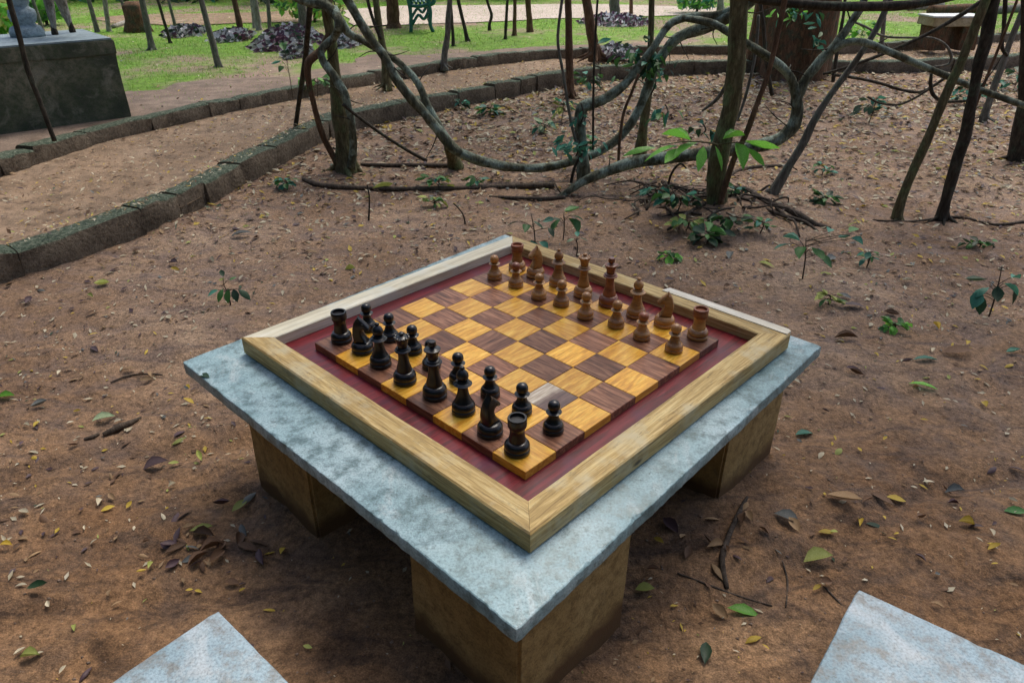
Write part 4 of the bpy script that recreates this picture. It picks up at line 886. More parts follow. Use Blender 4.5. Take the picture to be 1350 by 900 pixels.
# flower beds: mounded rosettes of white and violet leaves
def bed(label, px, h, n, mats, seed):
    P = [at(x, y_, LAWN_Z) for x, y_ in px]; c = sum(P, Vector()) / len(P); r = np.random.default_rng(seed)
    t = thing('flower_bed', label, 'flower bed', tuple(c)); xs_ = [p.x for p in P]; ys_ = [p.y for p in P]
    rx = (max(xs_) - min(xs_)) / 2; ry = max(.25, (max(ys_) - min(ys_)) / 2); v = []
    mb = MB(); k1, k2 = 24, 6
    for i in range(k2 + 1):
        for j in range(k1):
            q = i / k2; a = 2 * math.pi * j / k1
            mb.v.append((rx * q * math.cos(a), ry * q * math.sin(a), h * .62 * (1 - q * q) * (1 + .5 * float(fbm(q * 3 + j, a * 2, seed, 2))) - .02))
    for i in range(k2):
        for j in range(k1): mb.f.append((i * k1 + j, i * k1 + (j + 1) % k1, (i + 1) * k1 + (j + 1) % k1, (i + 1) * k1 + j)); mb.mi.append(0)
    mb.build('mound', 'leaf_violet', t, smooth=True)
    mb = MB()
    for i in range(n):
        q = math.sqrt(r.uniform()); a = r.uniform(0, 6.28); x, y_ = rx * q * math.cos(a), ry * q * math.sin(a); z = h * .62 * (1 - q * q)
        l = r.uniform(.07, .15); d = Vector((r.normal(), r.normal(), r.uniform(.2, 1.1))).normalized(); s_ = d.orthogonal().normalized() * l * .28; o = Vector((x, y_, z))
        dn = Vector((0, 0, -l * .3)); m = int(r.choice(len(mats), p=[w for _, w in mats]))
        mb.add([o, o + d * l * .5 + s_, o + d * l + dn, o + d * l * .5 - s_], [(0, 1, 2, 3)], m)
    o = mb.build('foliage', [m for m, _ in mats], t); o['kind'] = 'stuff'
WV = [('leaf_white', .46), ('leaf_violet', .18), ('leaf_greyish', .24), ('leaf_dark', .12)]; VV = [('leaf_white', .22), ('leaf_violet', .42), ('leaf_greyish', .20), ('leaf_dark', .16)]
bed('long low bed of whitish plants left of the lone pale trunk', [(222, 46), (270, 46), (245, 40), (245, 51)], .16, 380, WV, 1)
bed('whitish plant bed behind the lone pale trunk', [(278, 52), (338, 50), (305, 47), (305, 58)], .16, 420, WV, 2)
bed('large heaped bed of violet plants edged with white behind the leaning trunk', [(338, 62), (425, 56), (380, 44), (375, 68)], .30, 800, VV, 3)
bed('small white plant clump in front of the violet heap', [(376, 76), (410, 72), (390, 68), (392, 79)], .16, 260, WV, 4)
bed('white plant bed right of the leaning trunk', [(425, 62), (480, 58), (450, 54), (450, 65)], .18, 360, WV, 9)
bed('flower bed ringing the stout grey trunk', [(764, 33), (855, 31), (810, 26), (810, 36)], .20, 480, VV, 5)
bed('small pale plant clump behind the far kerb near the stout brown trunk', [(790, 73), (836, 72), (812, 66), (812, 76)], .14, 260, WV, 6)

# ================================================================== PLANTS
def plant(label, foot, leaves, mat, stem_h, name='seedling', z=None, stem='twig_bark', cat='plant', group=None):
    """foot: photo point of the foot; leaves: (dx px, dy px up, length px, yaw deg, pitch deg)"""
    p = at(*foot, 0); zz = gz(p.x, p.y) if z is None else z; p = at(*foot, zz)
    t = thing(name, label, cat, tuple(p), 0, group); k_ = pxm(1, p)
    mb = MB(); top = Vector((leaves[0][0] * k_ * .3, 0, stem_h * k_)); mb.tube([Vector((0, 0, -.02)), top * .5 + Vector((.006, 0, 0)), top], [.0045, .0035, .002], 6, 0, 3)
    for dx, dy, l, yw, pt in leaves:
        a = Vector((dx * k_, random.uniform(-.3, .3) * abs(dx) * k_, dy * k_)); s_ = top * min(1, max(.15, (dy * .8) / max(1, stem_h)))
        mb.tube([s_, (s_ + a) / 2 + Vector((0, 0, .004)), a], [.0022, .0018, .0015], 5, 0, 2)
    mb.build('stem', stem, t, smooth=True)
    for dx, dy, l, yw, pt in leaves:
        a = Vector((dx * k_, 0, dy * k_)); mm = mat if isinstance(mat, str) else random.choice(mat)
        inst('leaf', LM[mm][random.randrange(4)], t, tuple(a), (R_(random.uniform(-25, 25)), R_(pt), R_(yw)), (l * k_ * 1.25, l * k_ * 1.6, l * k_ * 1.2))
    return t
def rosette(n, hw, hh, l, drop=20):
    r = random.Random(n * 7 + int(hw)); out = []
    n = int(n * 1.6)
    for i in range(n):
        a = 360 * i / n + r.uniform(-25, 25); d = r.uniform(.1, 1)
        out.append((math.cos(R_(a)) * hw * d * .6, hh * r.uniform(.35, 1.0), l * r.uniform(.5, .95), a, r.uniform(-15, drop + 25)))
    return out
plant('small dark-leaved seedling growing left of the table', (304, 402), [(-12, 22, 14, 190, 25), (-6, 24, 15, 240, 45), (2, 24, 16, 265, 55), (8, 24, 15, 300, 50), (14, 24, 17, 340, 30), (-2, 40, 9, 120, -30), (4, 36, 9, 40, -20)], ['leaf_teal', 'leaf_dark', 'leaf_green'], 30)
plant('round-leaved seedling just behind the far corner of the board', (706, 328), [(-22, 38, 14, 200, 10), (-12, 34, 13, 260, 20), (-4, 40, 14, 330, 15), (-26, 12, 18, 200, 40), (-18, 10, 18, 240, 50), (-6, 12, 18, 280, 45), (4, 10, 14, 320, 30), (16, 30, 13, 300, 30), (20, 42, 11, 20, 0)], ['leaf_teal', 'leaf_green', 'leaf_dark'], 48)
plant('seedling with drooping narrow leaves right of the round-leaved seedling', (742, 316), [(0, 38, 18, 20, 0), (-4, 30, 20, 220, 40), (6, 30, 20, 320, 45), (-10, 28, 14, 180, 20), (10, 34, 14, 0, 20)], ['leaf_teal', 'leaf_green'], 36)
plant('tiny pale seedling right of the drooping-leaved one', (760, 337), [(-4, 24, 9, 190, 10), (3, 25, 9, 340, 10), (0, 26, 9, 90, -10)], ['leaf_teal', 'leaf_palegreen'], 24)
plant('broad-leaved teal seedling behind the right corner of the table', (1058, 368), [(-24, 50, 20, 190, 10), (-14, 54, 18, 150, -5), (-8, 46, 18, 240, 25), (2, 44, 20, 300, 30), (14, 36, 20, 330, 35), (20, 66, 16, 60, 0), (34, 58, 16, 20, 10), (46, 66, 18, 40, -5), (50, 58, 14, 330, 20)], ['leaf_teal', 'leaf_teal', 'leaf_green'], 58)
plant('tall seedling with drooping dark leaves at the right edge', (1304, 417), [(-24, 36, 20, 230, 50), (-14, 44, 22, 190, 25), (-20, 52, 20, 170, 10), (-4, 44, 18, 260, 50), (4, 48, 18, 320, 30), (20, 48, 22, 280, 60), (10, 56, 14, 20, 10), (-18, 30, 20, 250, 60)], ['leaf_teal', 'leaf_dark'], 72)
plant('dark bushy seedling at the foot of the near kerb', (378, 250), rosette(12, 16, 16, 13), ['leaf_teal', 'leaf_dark', 'leaf_green'], 12)
plant('low fern-like plant below the main trunk', (932, 318), rosette(12, 34, 16, 22), ['leaf_green', 'leaf_dark'], 10)
plant('bright low sprout in front of the fern-like plant', (882, 342), rosette(9, 16, 10, 16), ['leaf_bright', 'leaf_green'], 8)
plant('dense dark plant on the mound left of the main trunk', (893, 276), rosette(16, 36, 22, 18), ['leaf_dark', 'leaf_green', 'leaf_teal'], 14)
plant('dark broad-leaved plant right below the main trunk', (962, 300), rosette(12, 40, 18, 18), ['leaf_dark', 'leaf_green'], 14)
plant('wispy green plant left of the mound', (862, 262), rosette(10, 30, 16, 14), ['leaf_dark', 'leaf_teal'], 12)
plant('small grassy plant on the mound before the fern', (905, 300), rosette(10, 30, 12, 16), ['leaf_green', 'leaf_lime'], 8)
plant('small sprout left of the snaking root', (1002, 305), rosette(8, 20, 14, 13), ['leaf_green', 'leaf_teal'], 12)
plant('teal plant hugging the right side of the main trunk', (968, 262), rosette(9, 18, 20, 14), ['leaf_teal', 'leaf_green'], 16)
plant('low green sprout on the soil right of the table', (1176, 436), rosette(10, 22, 12, 15), ['leaf_bright', 'leaf_green'], 8)
plant('small sprout between table corner and broad-leaved seedling', (1090, 402), rosette(9, 22, 16, 14), ['leaf_green', 'leaf_lime'], 12)
plant('small green sprout right of the broad-leaved seedling', (1142, 352), rosette(8, 14, 24, 12), ['leaf_green', 'leaf_teal'], 22)
plant('flat green plant at the foot of the snaking root', (1085, 268), rosette(10, 22, 10, 16), ['leaf_green', 'leaf_dark'], 8)
plant('grassy tuft between the leaning pair and the right edge', (1290, 325), rosette(10, 30, 8, 14), ['leaf_green', 'leaf_dark'], 6)
plant('small green sprout beside the left end of the fallen branch', (576, 250), rosette(12, 22, 18, 14), ['leaf_green', 'leaf_lime', 'leaf_teal'], 14)
plant('second green sprout before the fallen branch', (572, 274), rosette(10, 24, 16, 12), ['leaf_green', 'leaf_lime'], 12)
plant('small teal sprout beside the fallen branch', (628, 248), rosette(8, 14, 16, 12), ['leaf_teal', 'leaf_green'], 14)
plant('teal clump climbing the mossy forked trunk', (764, 210), rosette(18, 34, 34, 13), ['leaf_teal', 'leaf_teal', 'leaf_green'], 30, 'climbing_plant', z=.08)
plant('teal plants at the foot of the near kerb behind the liana', (645, 152), rosette(14, 26, 14, 12), ['leaf_teal', 'leaf_green'], 10)
plant('small teal plant against the near kerb', (608, 145), rosette(9, 12, 14, 10), ['leaf_teal', 'leaf_dark'], 10)
plant('leafy plant against the near kerb right of the brown trunk', (775, 118), rosette(14, 32, 20, 13), ['leaf_green', 'leaf_teal', 'leaf_dark'], 16)
plant('yellowish sprout left of the mossy forked trunk', (740, 160), rosette(10, 22, 26, 13), ['leaf_lime', 'leaf_teal'], 24)
plant('pale teal sprout on the litter left of the forked trunk', (716, 176), rosette(10, 22, 14, 12), ['leaf_teal', 'leaf_palegreen'], 12)
plant('teal plant below the thin vines at the right', (1145, 162), rosette(14, 28, 34, 13), ['leaf_teal', 'leaf_dark'], 30)
plant('dark teal plant by the foot of the pale slanting sapling', (1270, 138), rosette(14, 34, 24, 13), ['leaf_teal', 'leaf_dark'], 20)
plant('dark teal plant at the far right below the thin liana', (1335, 120), rosette(12, 34, 26, 14), ['leaf_teal', 'leaf_dark'], 20)
plant('sprout on the soil right of the pale leaning sapling', (1082, 232), rosette(9, 22, 16, 10), ['leaf_green', 'leaf_teal'], 14)
plant('thin young plant on the lawn before the far kerb', (386, 128), [(-8, 44, 11, 200, 20), (-2, 56, 12, 120, -30), (2, 50, 10, 40, 0), (-6, 38, 9, 240, 30), (-4, 62, 9, 60, -40)], ['leaf_green', 'leaf_teal'], 58, z=LAWN_Z)
plant('green weed growing between leaning trunk and path', (418, 128), rosette(14, 34, 26, 12), ['leaf_bright', 'leaf_green'], 18, z=PATH_Z)
plant('green bush growing on the lawn right of the huge trunk', (1132, 55), rosette(16, 34, 24, 14), ['leaf_bright', 'leaf_green'], 16, z=LAWN_Z)
# bright green spray of long leaves in front of the main trunk
sp0 = aty(955, 205, 4.36); t = thing('leafy_branch', 'spray of bright green long leaves hanging in front of the main trunk', 'branch', tuple(sp0)); k_ = pxm(1, sp0)
mb = MB()
SPR = [(-90, 12, 40, 185, 5), (-62, 16, 46, 200, 8), (-34, 18, 44, 215, 14), (-28, 12, 34, 250, 40), (-12, 14, 30, 300, 45), (14, 16, 36, 280, 40), (22, 18, 40, 345, 15), (-6, 22, 30, 20, -5), (-46, 20, 36, 150, -6), (26, 10, 30, 315, 40), (-58, 8, 34, 225, 25), (30, 20, 26, 10, 0)]
mb.tube([Vector((k_ * -2, .06, k_ * 2)), Vector((k_ * -10, 0, k_ * 14)), Vector((k_ * -50, 0, k_ * 18)), Vector((k_ * -92, 0, k_ * 12))], [.006, .005, .004, .002], 6, 0, 4)
mb.tube([Vector((k_ * -10, 0, k_ * 14)), Vector((k_ * 10, -.02, k_ * 18)), Vector((k_ * 30, -.02, k_ * 18))], [.005, .004, .002], 6, 0, 4); mb.build('stem', 'bark_olive', t, smooth=True)
for dx, dy, l, yw, pt in SPR: inst('leaf', LM['leaf_bright'][random.randrange(4)], t, (dx * k_, random.uniform(-.03, .02), dy * k_), (R_(random.uniform(-20, 20)), R_(pt), R_(yw)), (l * k_ * 1.15, l * k_, l * k_))
# leaves on the slim trunk and lianas
def collar(label, px, Y, n, spread, l, mats):
    c = aty(*px, Y); t = thing('climbing_plant', label, 'plant', tuple(c)); k_ = pxm(1, c); mb = MB(); rn = random.Random(n + px[0])
    mb.tube([Vector((0, 0, -spread[1] * k_)), Vector((.02, -.03, 0)), Vector((0, 0, spread[1] * k_))], [.005] * 3, 6, 0, 4); mb.build('stem', 'bark_dark', t, smooth=True)
    for i in range(n):
        a = rn.uniform(0, 360); inst('leaf', LM[rn.choice(mats)][rn.randrange(4)], t, (rn.gauss(0, .45) * spread[0] * k_, rn.uniform(-.10, .03), rn.gauss(0, .45) * spread[1] * k_), (R_(rn.uniform(-40, 40)), R_(rn.uniform(-10, 70)), R_(a)), (l * k_ * rn.uniform(.7, 1.2),) * 3)
collar('dense dark green leaf cluster where lianas cross the slim trunk', (853, 82), 5.3, 70, (34, 24), 17, ['leaf_dark', 'leaf_teal', 'leaf_green'])
collar('teal leaves on the slim trunk below the liana crossing', (860, 108), 5.4, 10, (10, 16), 12, ['leaf_teal'])
collar('green leaves hanging right of the slim trunk', (876, 146), 5.35, 7, (18, 8), 18, ['leaf_green', 'leaf_teal'])
collar('teal leaves on the upper forked trunk', (765, 150), 5.1, 10, (12, 14), 11, ['leaf_teal', 'leaf_greyish'])
collar('teal leaves in front of the forked trunk low down', (760, 190), 5.0, 34, (34, 16), 14, ['leaf_teal'])
collar('small green leaves in front of the huge reddish trunk', (1045, 18), 6.5, 30, (40, 14), 13, ['leaf_bright', 'leaf_green', 'leaf_teal'])
collar('teal leaves on a twig right of the huge reddish trunk', (1075, 45), 6.5, 10, (14, 26), 13, ['leaf_teal', 'leaf_palegreen'])
collar('dark leaves by the lower main trunk behind the bright spray', (925, 170), 4.75, 10, (30, 8), 14, ['leaf_teal', 'leaf_dark'])

# far woodland edge, a hedge that reads as one mass, and bushes
def leafmass(name, label, cat, pts, n, seed, mats, l=(.10, .22), kind=None):
    r = np.random.default_rng(seed); mb = MB()
    for i in range(n):
        c, rx, ry, rz_ = pts[r.integers(len(pts))]; d = Vector(r.normal(size=3)).normalized() * r.uniform(.55, 1.05); o = Vector(c) + Vector((d.x * rx, d.y * ry, d.z * rz_))
        if o.z < .1: o.z = .1 + r.uniform(0, .2)
        a = Vector(r.normal(size=3)).normalized(); b_ = a.orthogonal().normalized(); ll = r.uniform(*l)
        mb.add([o - a * ll, o + b_ * ll * .4, o + a * ll, o - b_ * ll * .4], [(0, 1, 2, 3)], int(r.integers(len(mats))))
    o = mb.build(name, mats); return o
cl = []
for i in range(34):
    x = -17 + i * .52; y_ = 19.5 + 1.2 * math.sin(i * 1.3) + random.uniform(-.5, .5) + (.0 if x < -4 else 1.5)
    cl.append(((x, y_, random.uniform(.5, .9)), 1.0, .9, random.uniform(.7, 1.1))); cl.append(((x, y_ + .6, 2.2), 1.1, 1.0, 1.2))
o = leafmass('far_woodland', '', '', [(c, a, b_, d) for c, a, b_, d in cl], 9000, 5, ['leaf_dark', 'leaf_green', 'leaf_dark', 'leaf_teal']); o['kind'] = 'stuff'
cl = []
for i in range(30):
    x = 0 + i * .75; y_ = 23.5 + 1.0 * math.sin(i * 1.7) - .12 * max(0, i - 10)
    cl.append(((x, y_, .9), 1.0, .9, 1.0)); cl.append(((x, y_ + .6, 2.4), 1.1, 1.0, 1.2))
o = leafmass('far_shrubbery', '', '', cl, 5000, 6, ['leaf_dark', 'leaf_green', 'leaf_teal']); o['kind'] = 'stuff'
cl = []
for i in range(46):                 # unseen wood added at the sides and behind the camera to block low light
    an = R_(-12 - i * 4.5); rd = 8.0 + 1.6 * math.sin(i * 1.9)
    x, y_ = rd * math.cos(an) * 1.15, rd * math.sin(an) + .5
    for z, r in ((.9, 1.0), (2.6, 1.3), (4.6, 1.5), (6.4, 1.3)): cl.append(((x + random.uniform(-.5, .5), y_ + random.uniform(-.5, .5), z), r, r, r))
o = leafmass('light_blocking_woodland', '', '', cl, 15000, 12, ['leaf_dark', 'leaf_green', 'leaf_dark'], (.22, .42)); o['kind'] = 'stuff'
def bush(label, px, r, mats, seed, n=420):
    p = at(*px, LAWN_Z); t = thing('bush', label, 'bush', tuple(p)); o = leafmass('foliage', '', '', [((0, 0, r * .8), r, r * .8, r * .8)], n, seed, mats, (.06, .13)); o.parent = t; o['kind'] = 'stuff'
    mb = MB(); mb.tube([(0, 0, -.05), (.02, 0, r * .5), (0, 0, r)], [.03, .025, .015], 6); mb.build('stem', 'bark_dark', t)
bush('round green bush on the far edge of the clearing', (918, 18), .5, ['leaf_green', 'leaf_bright', 'leaf_teal'], 3)
bush('bright green bush behind the statue', (62, 34), .38, ['leaf_bright', 'leaf_green'], 4)
bush('pale green bush beyond the leaning trunk', (415, 30), .8, ['leaf_green', 'leaf_bright', 'leaf_lime'], 8, 700)
bush('narrow bright leaves at the left edge beside the statue', (2, 50), .34, ['leaf_bright', 'leaf_lime'], 9)

# ================================================================== GRASS AND LITTER
def fast_mesh(name, co, nper, faces_local, mats, midx):
    n = len(co) // nper; F = np.array(faces_local, dtype=np.int64); k_ = F.shape[1]
    q = (F[None] + (np.arange(n) * nper)[:, None, None]).reshape(-1)
    me = bpy.data.meshes.new(name); me.vertices.add(len(co)); me.vertices.foreach_set('co', co.ravel())
    me.loops.add(len(q)); me.loops.foreach_set('vertex_index', q.astype(np.int32)); npoly = len(q) // k_
    me.polygons.add(npoly); me.polygons.foreach_set('loop_start', np.arange(0, len(q), k_, dtype=np.int32))
    for m in mats: me.materials.append(M[m])
    me.polygons.foreach_set('material_index', np.repeat(midx, len(F)).astype(np.int32)); me.update(calc_edges=True); me.validate()
    o = bpy.data.objects.new(name, me); COL.objects.link(o); o['kind'] = 'stuff'; return o
far_line = resample(FAR, 200); near_line = resample(NEAR, 200)
def side(line, x, y_):      # y of the kerb line at x-ordering: signed distance to the polyline
    d = np.hypot(line[None, :, 0] - x[:, None], line[None, :, 1] - y_[:, None]); i = d.argmin(1); i = np.clip(i, 1, len(line) - 2)
    t = line[i + 1] - line[i - 1]; s_ = t[:, 0] * (y_ - line[i, 1]) - t[:, 1] * (x - line[i, 0]); return np.sign(s_) * d.min(1)
# grass on the lawn
x = rng.uniform(-12, 12, 210000); y_ = 6 + 15 * rng.uniform(0, 1, 210000) ** 1.0
sd_ = side(far_line, x, y_); dens = fbm(x * .55, y_ * .55, 71, 3) + .28 * np.minimum(1, (sd_ - .4) / 2.2)
vis = np.abs(x) < .78 * y_ + .5
keep = (sd_ > .25) & vis & (dens > rng.uniform(-.25, .42, len(x))); x, y_ = x[keep], y_[keep]; n = len(x)
a = rng.uniform(0, 6.28, n); h = rng.uniform(.014, .048, n); w = rng.uniform(.003, .007, n); ln = rng.normal(size=(n, 2)) * .02
dx, dy = np.cos(a) * w, np.sin(a) * w; z = np.full(n, LAWN_Z - .008)
co = np.stack([np.stack([x - dx, y_ - dy, z], 1), np.stack([x + dx, y_ + dy, z], 1), np.stack([x + ln[:, 0], y_ + ln[:, 1], z + h], 1)], 1).reshape(-1, 3)
tag(fast_mesh('grass', co, 3, [(0, 1, 2)], ['grass', 'leaf_bright', 'leaf_lime'], rng.choice(3, n, p=[.62, .26, .12])), 'short patchy green grass on the lawn beyond the path', 'grass')

def litter(name, x, y_, z, lmin, lmax, mats, probs, r):
    n = len(x); a = r.uniform(0, 6.28, n); l = lmin + (lmax - lmin) * r.uniform(0, 1, n) ** 2.2; w = l * r.uniform(.25, .5, n); til = r.normal(0, .35, n); rol = r.normal(0, .5, n)
    ux, uy = np.cos(a), np.sin(a); vx, vy = -uy, ux
    P = []
    for s_, t, zz in ((-.5, 0, .12), (-.12, -.5, .32), (0, 0, 0), (-.08, .5, .28), (.5, 0, .15)):
        P.append(np.stack([x + ux * l * s_ + vx * w * t, y_ + uy * l * s_ + vy * w * t, z + .003 + np.abs(l * .5 * til) * .35 + l * s_ * til * .6 + w * t * rol * .6 + zz * l * .35], 1))
    co = np.stack(P, 1).reshape(-1, 3)
    return fast_mesh(name, co, 5, [(0, 1, 2), (0, 2, 3), (1, 4, 2), (2, 4, 3)], mats, r.choice(len(mats), n, p=probs))
def zg(x, y_): return zground(x, y_)
LMX = ['leaf_pale', 'leaf_tan', 'leaf_brown', 'leaf_purple', 'leaf_yellow', 'leaf_greyish', 'leaf_lime', 'leaf_dark']
# soil litter: thin near the table, dense under the lianas
N = 95000; y_ = .7 + 9.6 * rng.uniform(0, 1, N) ** .62; x = rng.uniform(-1, 1, N) * (.80 * y_ + .6)
s_near = side(near_line, x, y_); den = .26 + .62 * np.clip((y_ - 2.4) / 3.0, 0, 1) + .5 * fbm(x * 1.1, y_ * 1.1, 81, 3); den = np.where(y_ < 1.9, den * .85, den)
keep = (s_near < -.03) & (den > rng.uniform(0, 1.05, N)); x, y_ = x[keep], y_[keep]
litter('leaf_litter', x, y_, zg(x, y_), .007, .036 + .014 * np.clip(y_ - 2.6, 0, 5), LMX, [.34, .18, .18, .14, .07, .04, .03, .02], rng)
N = 26000; y_ = .75 + 3.6 * rng.uniform(0, 1, N); x = rng.uniform(-1, 1, N) * (.80 * y_ + .5); keep = (side(near_line, x, y_) < -.05) & (fbm(x * 2.3 + 5, y_ * 2.3, 121, 4) > rng.uniform(.02, .42, N)); x, y_ = x[keep], y_[keep]
litter('leaf_crumbs', x, y_, zg(x, y_) - .001, .005, .020, LMX, [.30, .24, .22, .10, .06, .04, .02, .02], rng)
N = 16000; i = rng.integers(0, 200, N); t = rng.uniform(.02, .98, N); aa = near_line; 
fb = resample(FAR, 200); x = aa[i, 0] * (1 - t) + fb[i, 0] * t + rng.normal(0, .05, N); y_ = aa[i, 1] * (1 - t) + fb[i, 1] * t + rng.normal(0, .05, N)
sn, sf = side(near_line, x, y_), side(far_line, x, y_); keep = (sn > .2) & (sf < -.02); x, y_ = x[keep], y_[keep]
o = litter('path_litter', x, y_, np.full(len(x), PATH_Z + .006), .012, .05, LMX, [.28, .32, .22, .05, .06, .04, .02, .01], rng)
N = 4200; i = rng.integers(0, 200, N); t = rng.uniform(.02, .17, N); tv = np.gradient(near_line, axis=0); tv /= np.linalg.norm(tv, axis=1)[:, None]
x = near_line[i, 0] - tv[i, 1] * t + rng.normal(0, .03, N) * tv[i, 0]; y_ = near_line[i, 1] + tv[i, 0] * t + rng.normal(0, .03, N) * tv[i, 1]
litter('kerb_litter', x[:3200], y_[:3200], np.full(3200, .168), .012, .04, LMX, [.34, .26, .12, .05, .10, .06, .05, .02], rng)
N = 16000; x = rng.uniform(-11, 11, N); y_ = 4.5 + 15 * rng.uniform(0, 1, N); sd_ = side(far_line, x, y_); keep = (sd_ > .22) & (np.abs(x) < .78 * y_ + .5) & (rng.uniform(0, 1, N) < np.exp(-sd_ / 2.5) + .25); x, y_ = x[keep], y_[keep]
litter('lawn_litter', x, y_, np.full(len(x), LAWN_Z + .008), .02, .06, LMX, [.25, .3, .2, .1, .05, .05, .03, .02], rng)

# crumbs and small clods of soil
N = 15000; y_ = .7 + 5.5 * rng.uniform(0, 1, N) ** .8; x = rng.uniform(-1, 1, N) * (.80 * y_ + .5); keep = (side(near_line, x, y_) < -.05) & (fbm(x * 1.7, y_ * 2.6, 91, 3) + .25 > rng.uniform(-.3, .6, N)); x, y_ = x[keep], y_[keep]; n = len(x)
r = .0018 + .0055 * rng.uniform(0, 1, n) ** 5; z = zg(x, y_) - r * .05; P = []
for d in ((1, 0, 0), (0, 1, 0), (-1, 0, 0), (0, -1, 0), (0, 0, .6), (0, 0, -.6)):
    j = rng.uniform(.6, 1.35, (n, 3)); P.append(np.stack([x + (d[0] + .3 * (j[:, 1] - 1)) * r * j[:, 0], y_ + (d[1] + .3 * (j[:, 2] - 1)) * r * j[:, 1], z + d[2] * r * j[:, 2]], 1))
fast_mesh('soil_crumbs', np.stack(P, 1).reshape(-1, 3), 6, [(0, 1, 4), (1, 2, 4), (2, 3, 4), (3, 0, 4), (1, 0, 5), (2, 1, 5), (3, 2, 5), (0, 3, 5)], ['litter_soil'], np.zeros(n, int))
# tangle of rootlets on the mound of the main tree
rn = random.Random(77); mb = MB()
for i in range(60):
    a = rn.uniform(0, 6.28); d = rn.uniform(.05, .55); x0, y0 = MT[0] - .12 + math.cos(a) * d, MT[1] + math.sin(a) * d * .8; pts = []
    b_ = rn.uniform(0, 6.28); l = rn.uniform(.12, .4)
    for q in range(4):
        xx = x0 + math.cos(b_) * l * q / 3 + rn.uniform(-.03, .03); yy = y0 + math.sin(b_) * l * q / 3 + rn.uniform(-.03, .03); pts.append((xx, yy, gz(xx, yy) + rn.uniform(.0, .05) * (1 if q in (1, 2) else .2)))
    w = rn.uniform(.003, .010); mb.tube(pts, [w, w, w * .8, w * .4], 5, .05, 3)
tag(mb.build('rootlets', 'root_bark', None, True), kind='stuff')
# single leaves one can point at
CN = dict(leaf_yellow='yellow', leaf_lime='yellow-green', leaf_pale='pale cream', leaf_palegreen='pale green', leaf_brown='brown', leaf_tan='tan', leaf_purple='dark purple-brown', leaf_greyish='grey-green', leaf_green='green', leaf_teal='teal', leaf_bright='bright green', leaf_dark='dark green')
def fallen(px, l, mat, yaw, label, pitch=0, group='fallen leaves on the soil', roll=None):
    p = at(*px, 0); z = gz(p.x, p.y); p = at(*px, z + .006); k_ = pxm(l, p); dv = Vector((math.cos(yaw), math.sin(yaw), 0)) * k_ * .5
    o = inst('fallen_leaf', LM[mat][random.randrange(4)], None, (p.x - dv.x, p.y - dv.y, p.z + .004), (R_(random.uniform(-14, 14)) if roll is None else roll, R_(random.uniform(-16, 10)), yaw), (k_, k_ * random.uniform(.7, 1.15), k_ * random.uniform(.6, 1.4)))
    return tag(o, label, 'leaf', group)
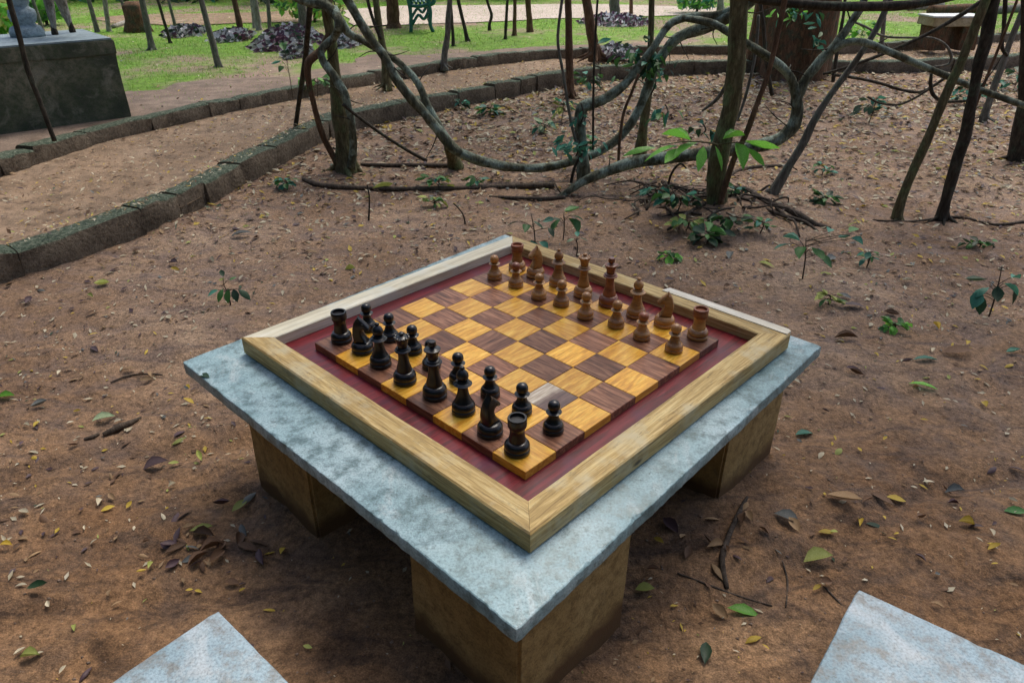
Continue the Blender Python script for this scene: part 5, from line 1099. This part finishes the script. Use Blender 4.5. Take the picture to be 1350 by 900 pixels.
HAND = [((9, 524), 22, 'leaf_bright', .1, 'green leaf lying at the left edge of the view'), ((137, 552), 28, 'leaf_palegreen', .5, 'pale green leaf beside the pale stick'), ((238, 581), 26, 'leaf_lime', .8, 'narrow pale yellow leaf left of the left table leg'),
 ((206, 615), 32, 'leaf_purple', .5, 'dark purple leaf lying left of the table'), ((134, 375), 20, 'leaf_lime', .1, 'yellow-green leaf by the near kerb at the left'), ((52, 776), 30, 'leaf_dark', .1, 'dark green leaf near the lower left stool'),
 ((266, 700), 30, 'leaf_lime', .2, 'yellow-green leaf on dark debris beside the left table leg'), ((317, 668), 26, 'leaf_lime', .9, 'yellow-green leaf close to the foot of the left table leg'), ((373, 726), 14, 'leaf_yellow', 1.4, 'small yellow leaf right below the left table leg'),
 ((143, 672), 18, 'leaf_yellow', .4, 'yellow leaf on bare soil at the lower left'), ((356, 803), 20, 'leaf_yellow', .1, 'yellow leaf on the soil right of the lower left stool'), ((40, 866), 26, 'leaf_lime', .1, 'yellow-green leaf at the lower left corner'), ((113, 890), 24, 'leaf_purple', 1.3, 'dark leaf at the bottom edge left of the stool'),
 ((1217, 509), 36, 'leaf_bright', -.4, 'green leaf on the soil right of the table'), ((1262, 466), 38, 'leaf_brown', -.2, 'large curled brown leaf right of the table'), ((1220, 474), 34, 'leaf_teal', .0, 'teal leaf left of the large curled brown leaf'), ((1335, 465), 20, 'leaf_teal', .1, 'small teal leaf at the right edge'),
 ((1182, 657), 26, 'leaf_yellow', -.2, 'yellow leaf lying alone right of the right table leg'), ((1338, 674), 34, 'leaf_green', .1, 'green leaf cut by the right edge'), ((1112, 662), 44, 'leaf_tan', -.6, 'tan curled leaf right of the right table leg'), ((1162, 657), 34, 'leaf_brown', -.8, 'brown folded leaf beside the yellow leaf'),
 ((980, 806), 42, 'leaf_bright', -.3, 'bright green leaf on the dark soil before the table'), ((993, 841), 30, 'leaf_yellow', .5, 'yellow leaf below the bright green leaf'), ((1275, 689), 22, 'leaf_yellow', -.2, 'yellow leaf at the right, above the right-hand stool'), ((1060, 572), 26, 'leaf_teal', .2, 'teal leaf right of the table slab'),
 ((884, 692), 30, 'leaf_purple', -1.0, 'dark purple leaf lying below the table edge'), ((868, 714), 18, 'leaf_yellow', -.9, 'small yellow leaf under the right edge of the table'), ((850, 778), 26, 'leaf_lime', .0, 'yellow leaf beside the near table leg'), ((1037, 684), 34, 'leaf_greyish', -.6, 'grey-green leaf right of the right table leg'),
 ((1078, 740), 40, 'leaf_lime', .1, 'long yellow-green leaf with a thin stalk'), ((1015, 759), 26, 'leaf_purple', .9, 'purple-brown leaf between the two twigs'), ((1157, 690), 30, 'leaf_dark', -.1, 'dark leaf under the lone yellow leaf'), ((1133, 688), 20, 'leaf_yellow', 1.2, 'small yellow leaf beside the dark leaf'), ((1090, 700), 24, 'leaf_yellow', .1, 'yellow leaf above the long yellow-green leaf'),
 ((505, 250), 28, 'leaf_lime', .2, 'pale yellow leaf lying on the long fallen branch'), ((1124, 404), 30, 'leaf_purple', -.3, 'large dark curled leaf behind the right table corner'), ((1115, 447), 30, 'leaf_brown', -.2, 'dark brown leaf close behind the right table corner'), ((1010, 347), 22, 'leaf_lime', -.7, 'yellow-green leaf behind the white rook'),
 ((930, 860), 36, 'leaf_dark', 1.3, 'dark green leaf near the foot of the near table leg'), ((1310, 725), 20, 'leaf_yellow', .2, 'small yellow leaf at the right edge above the stool'), ((1165, 510), 24, 'leaf_purple', .1, 'dark brownish leaf left of the green leaf'), ((318, 312), 30, 'leaf_greyish', .2, 'grey leaf on the soil before the near kerb'),
 ((200, 612), 10, 'leaf_pale', .2, 'tiny cream petal above the dark purple leaf'), ((1258, 650), 26, 'leaf_greyish', .0, 'grey leaf at the right edge above the yellow ones'), ((100, 500), 0, '', 0, '')]
for h_ in HAND:
    if h_[2]:
        lab = h_[4].replace('white rook', 'brown rook at the right corner')
        fallen(h_[0], h_[1], h_[2], h_[3], lab)
p = b2w(-2.62, 9.05, ZB); tag(inst('fallen_leaf', LM['leaf_dark'][0], None, (p.x, p.y, p.z + .004), (0, .1, 2.6), .055), 'small dark green leaf on the left corner of the concrete table', 'leaf', 'fallen leaves on the soil')
# heap of dead leaves beside the left leg and other scattered single leaves
rn = random.Random(5)
for i in range(26):
    px = (rn.gauss(272, 34), rn.gauss(715, 26)); m = rn.choice(['leaf_purple', 'leaf_brown', 'leaf_brown', 'leaf_greyish'])
    fallen(px, rn.uniform(18, 34), m, rn.uniform(0, 6.28), 'crumpled %s dead leaf in the pile beside the left table leg' % CN[m], group='dead leaves piled beside the left table leg', roll=rn.uniform(-.7, .7))
for i in range(18):
    px = (rn.gauss(960, 40), rn.gauss(712, 34)); m = rn.choice(['leaf_purple', 'leaf_brown', 'leaf_tan', 'leaf_brown'])
    fallen(px, rn.uniform(14, 28), m, rn.uniform(0, 6.28), '%s dead leaf among the debris by the foot of the right table leg' % CN[m], group='dead leaves by the right table leg', roll=rn.uniform(-.6, .6))
cnt = 0
while cnt < 200:
    px = (rn.uniform(0, 1350), rn.uniform(330, 890)); p = at(*px, 0)
    if px[1] < 520 and rn.random() < .3: continue
    d = np.array([p.x - .02, p.y - 1.94])
    if abs(d[0]) < .98 and abs(d[1]) < .95 and abs(d[0]) + abs(d[1]) < 1.25: continue
    if px[1] > 800 and (100 < px[0] < 400 or px[0] > 1060): continue
    m = rn.choices(['leaf_yellow', 'leaf_pale', 'leaf_tan', 'leaf_brown', 'leaf_purple', 'leaf_lime', 'leaf_greyish'], [.2, .3, .14, .14, .1, .05, .05])[0]
    l = rn.uniform(8, 16) if m in ('leaf_yellow', 'leaf_pale') else rn.uniform(10, 22)
    if float(side(near_line, np.array([p.x]), np.array([p.y]))[0]) > -.05: continue
    if px[1] < 430: zn = 'behind the table on the left' if px[0] < 560 else 'behind the table on the right'
    elif px[0] < 330: zn = 'left of the table' if px[1] < 640 else 'near the lower left stool'
    elif px[0] > 830: zn = 'right of the table' if px[1] < 640 else 'between the table and the right-hand stool'
    else: zn = 'under and before the table'
    fallen(px, l, m, rn.uniform(0, 6.28), ('small %s leaf lying on the soil ' % CN[m]) + zn, group='small leaves scattered ' + zn, roll=rn.uniform(-.4, .4)); cnt += 1
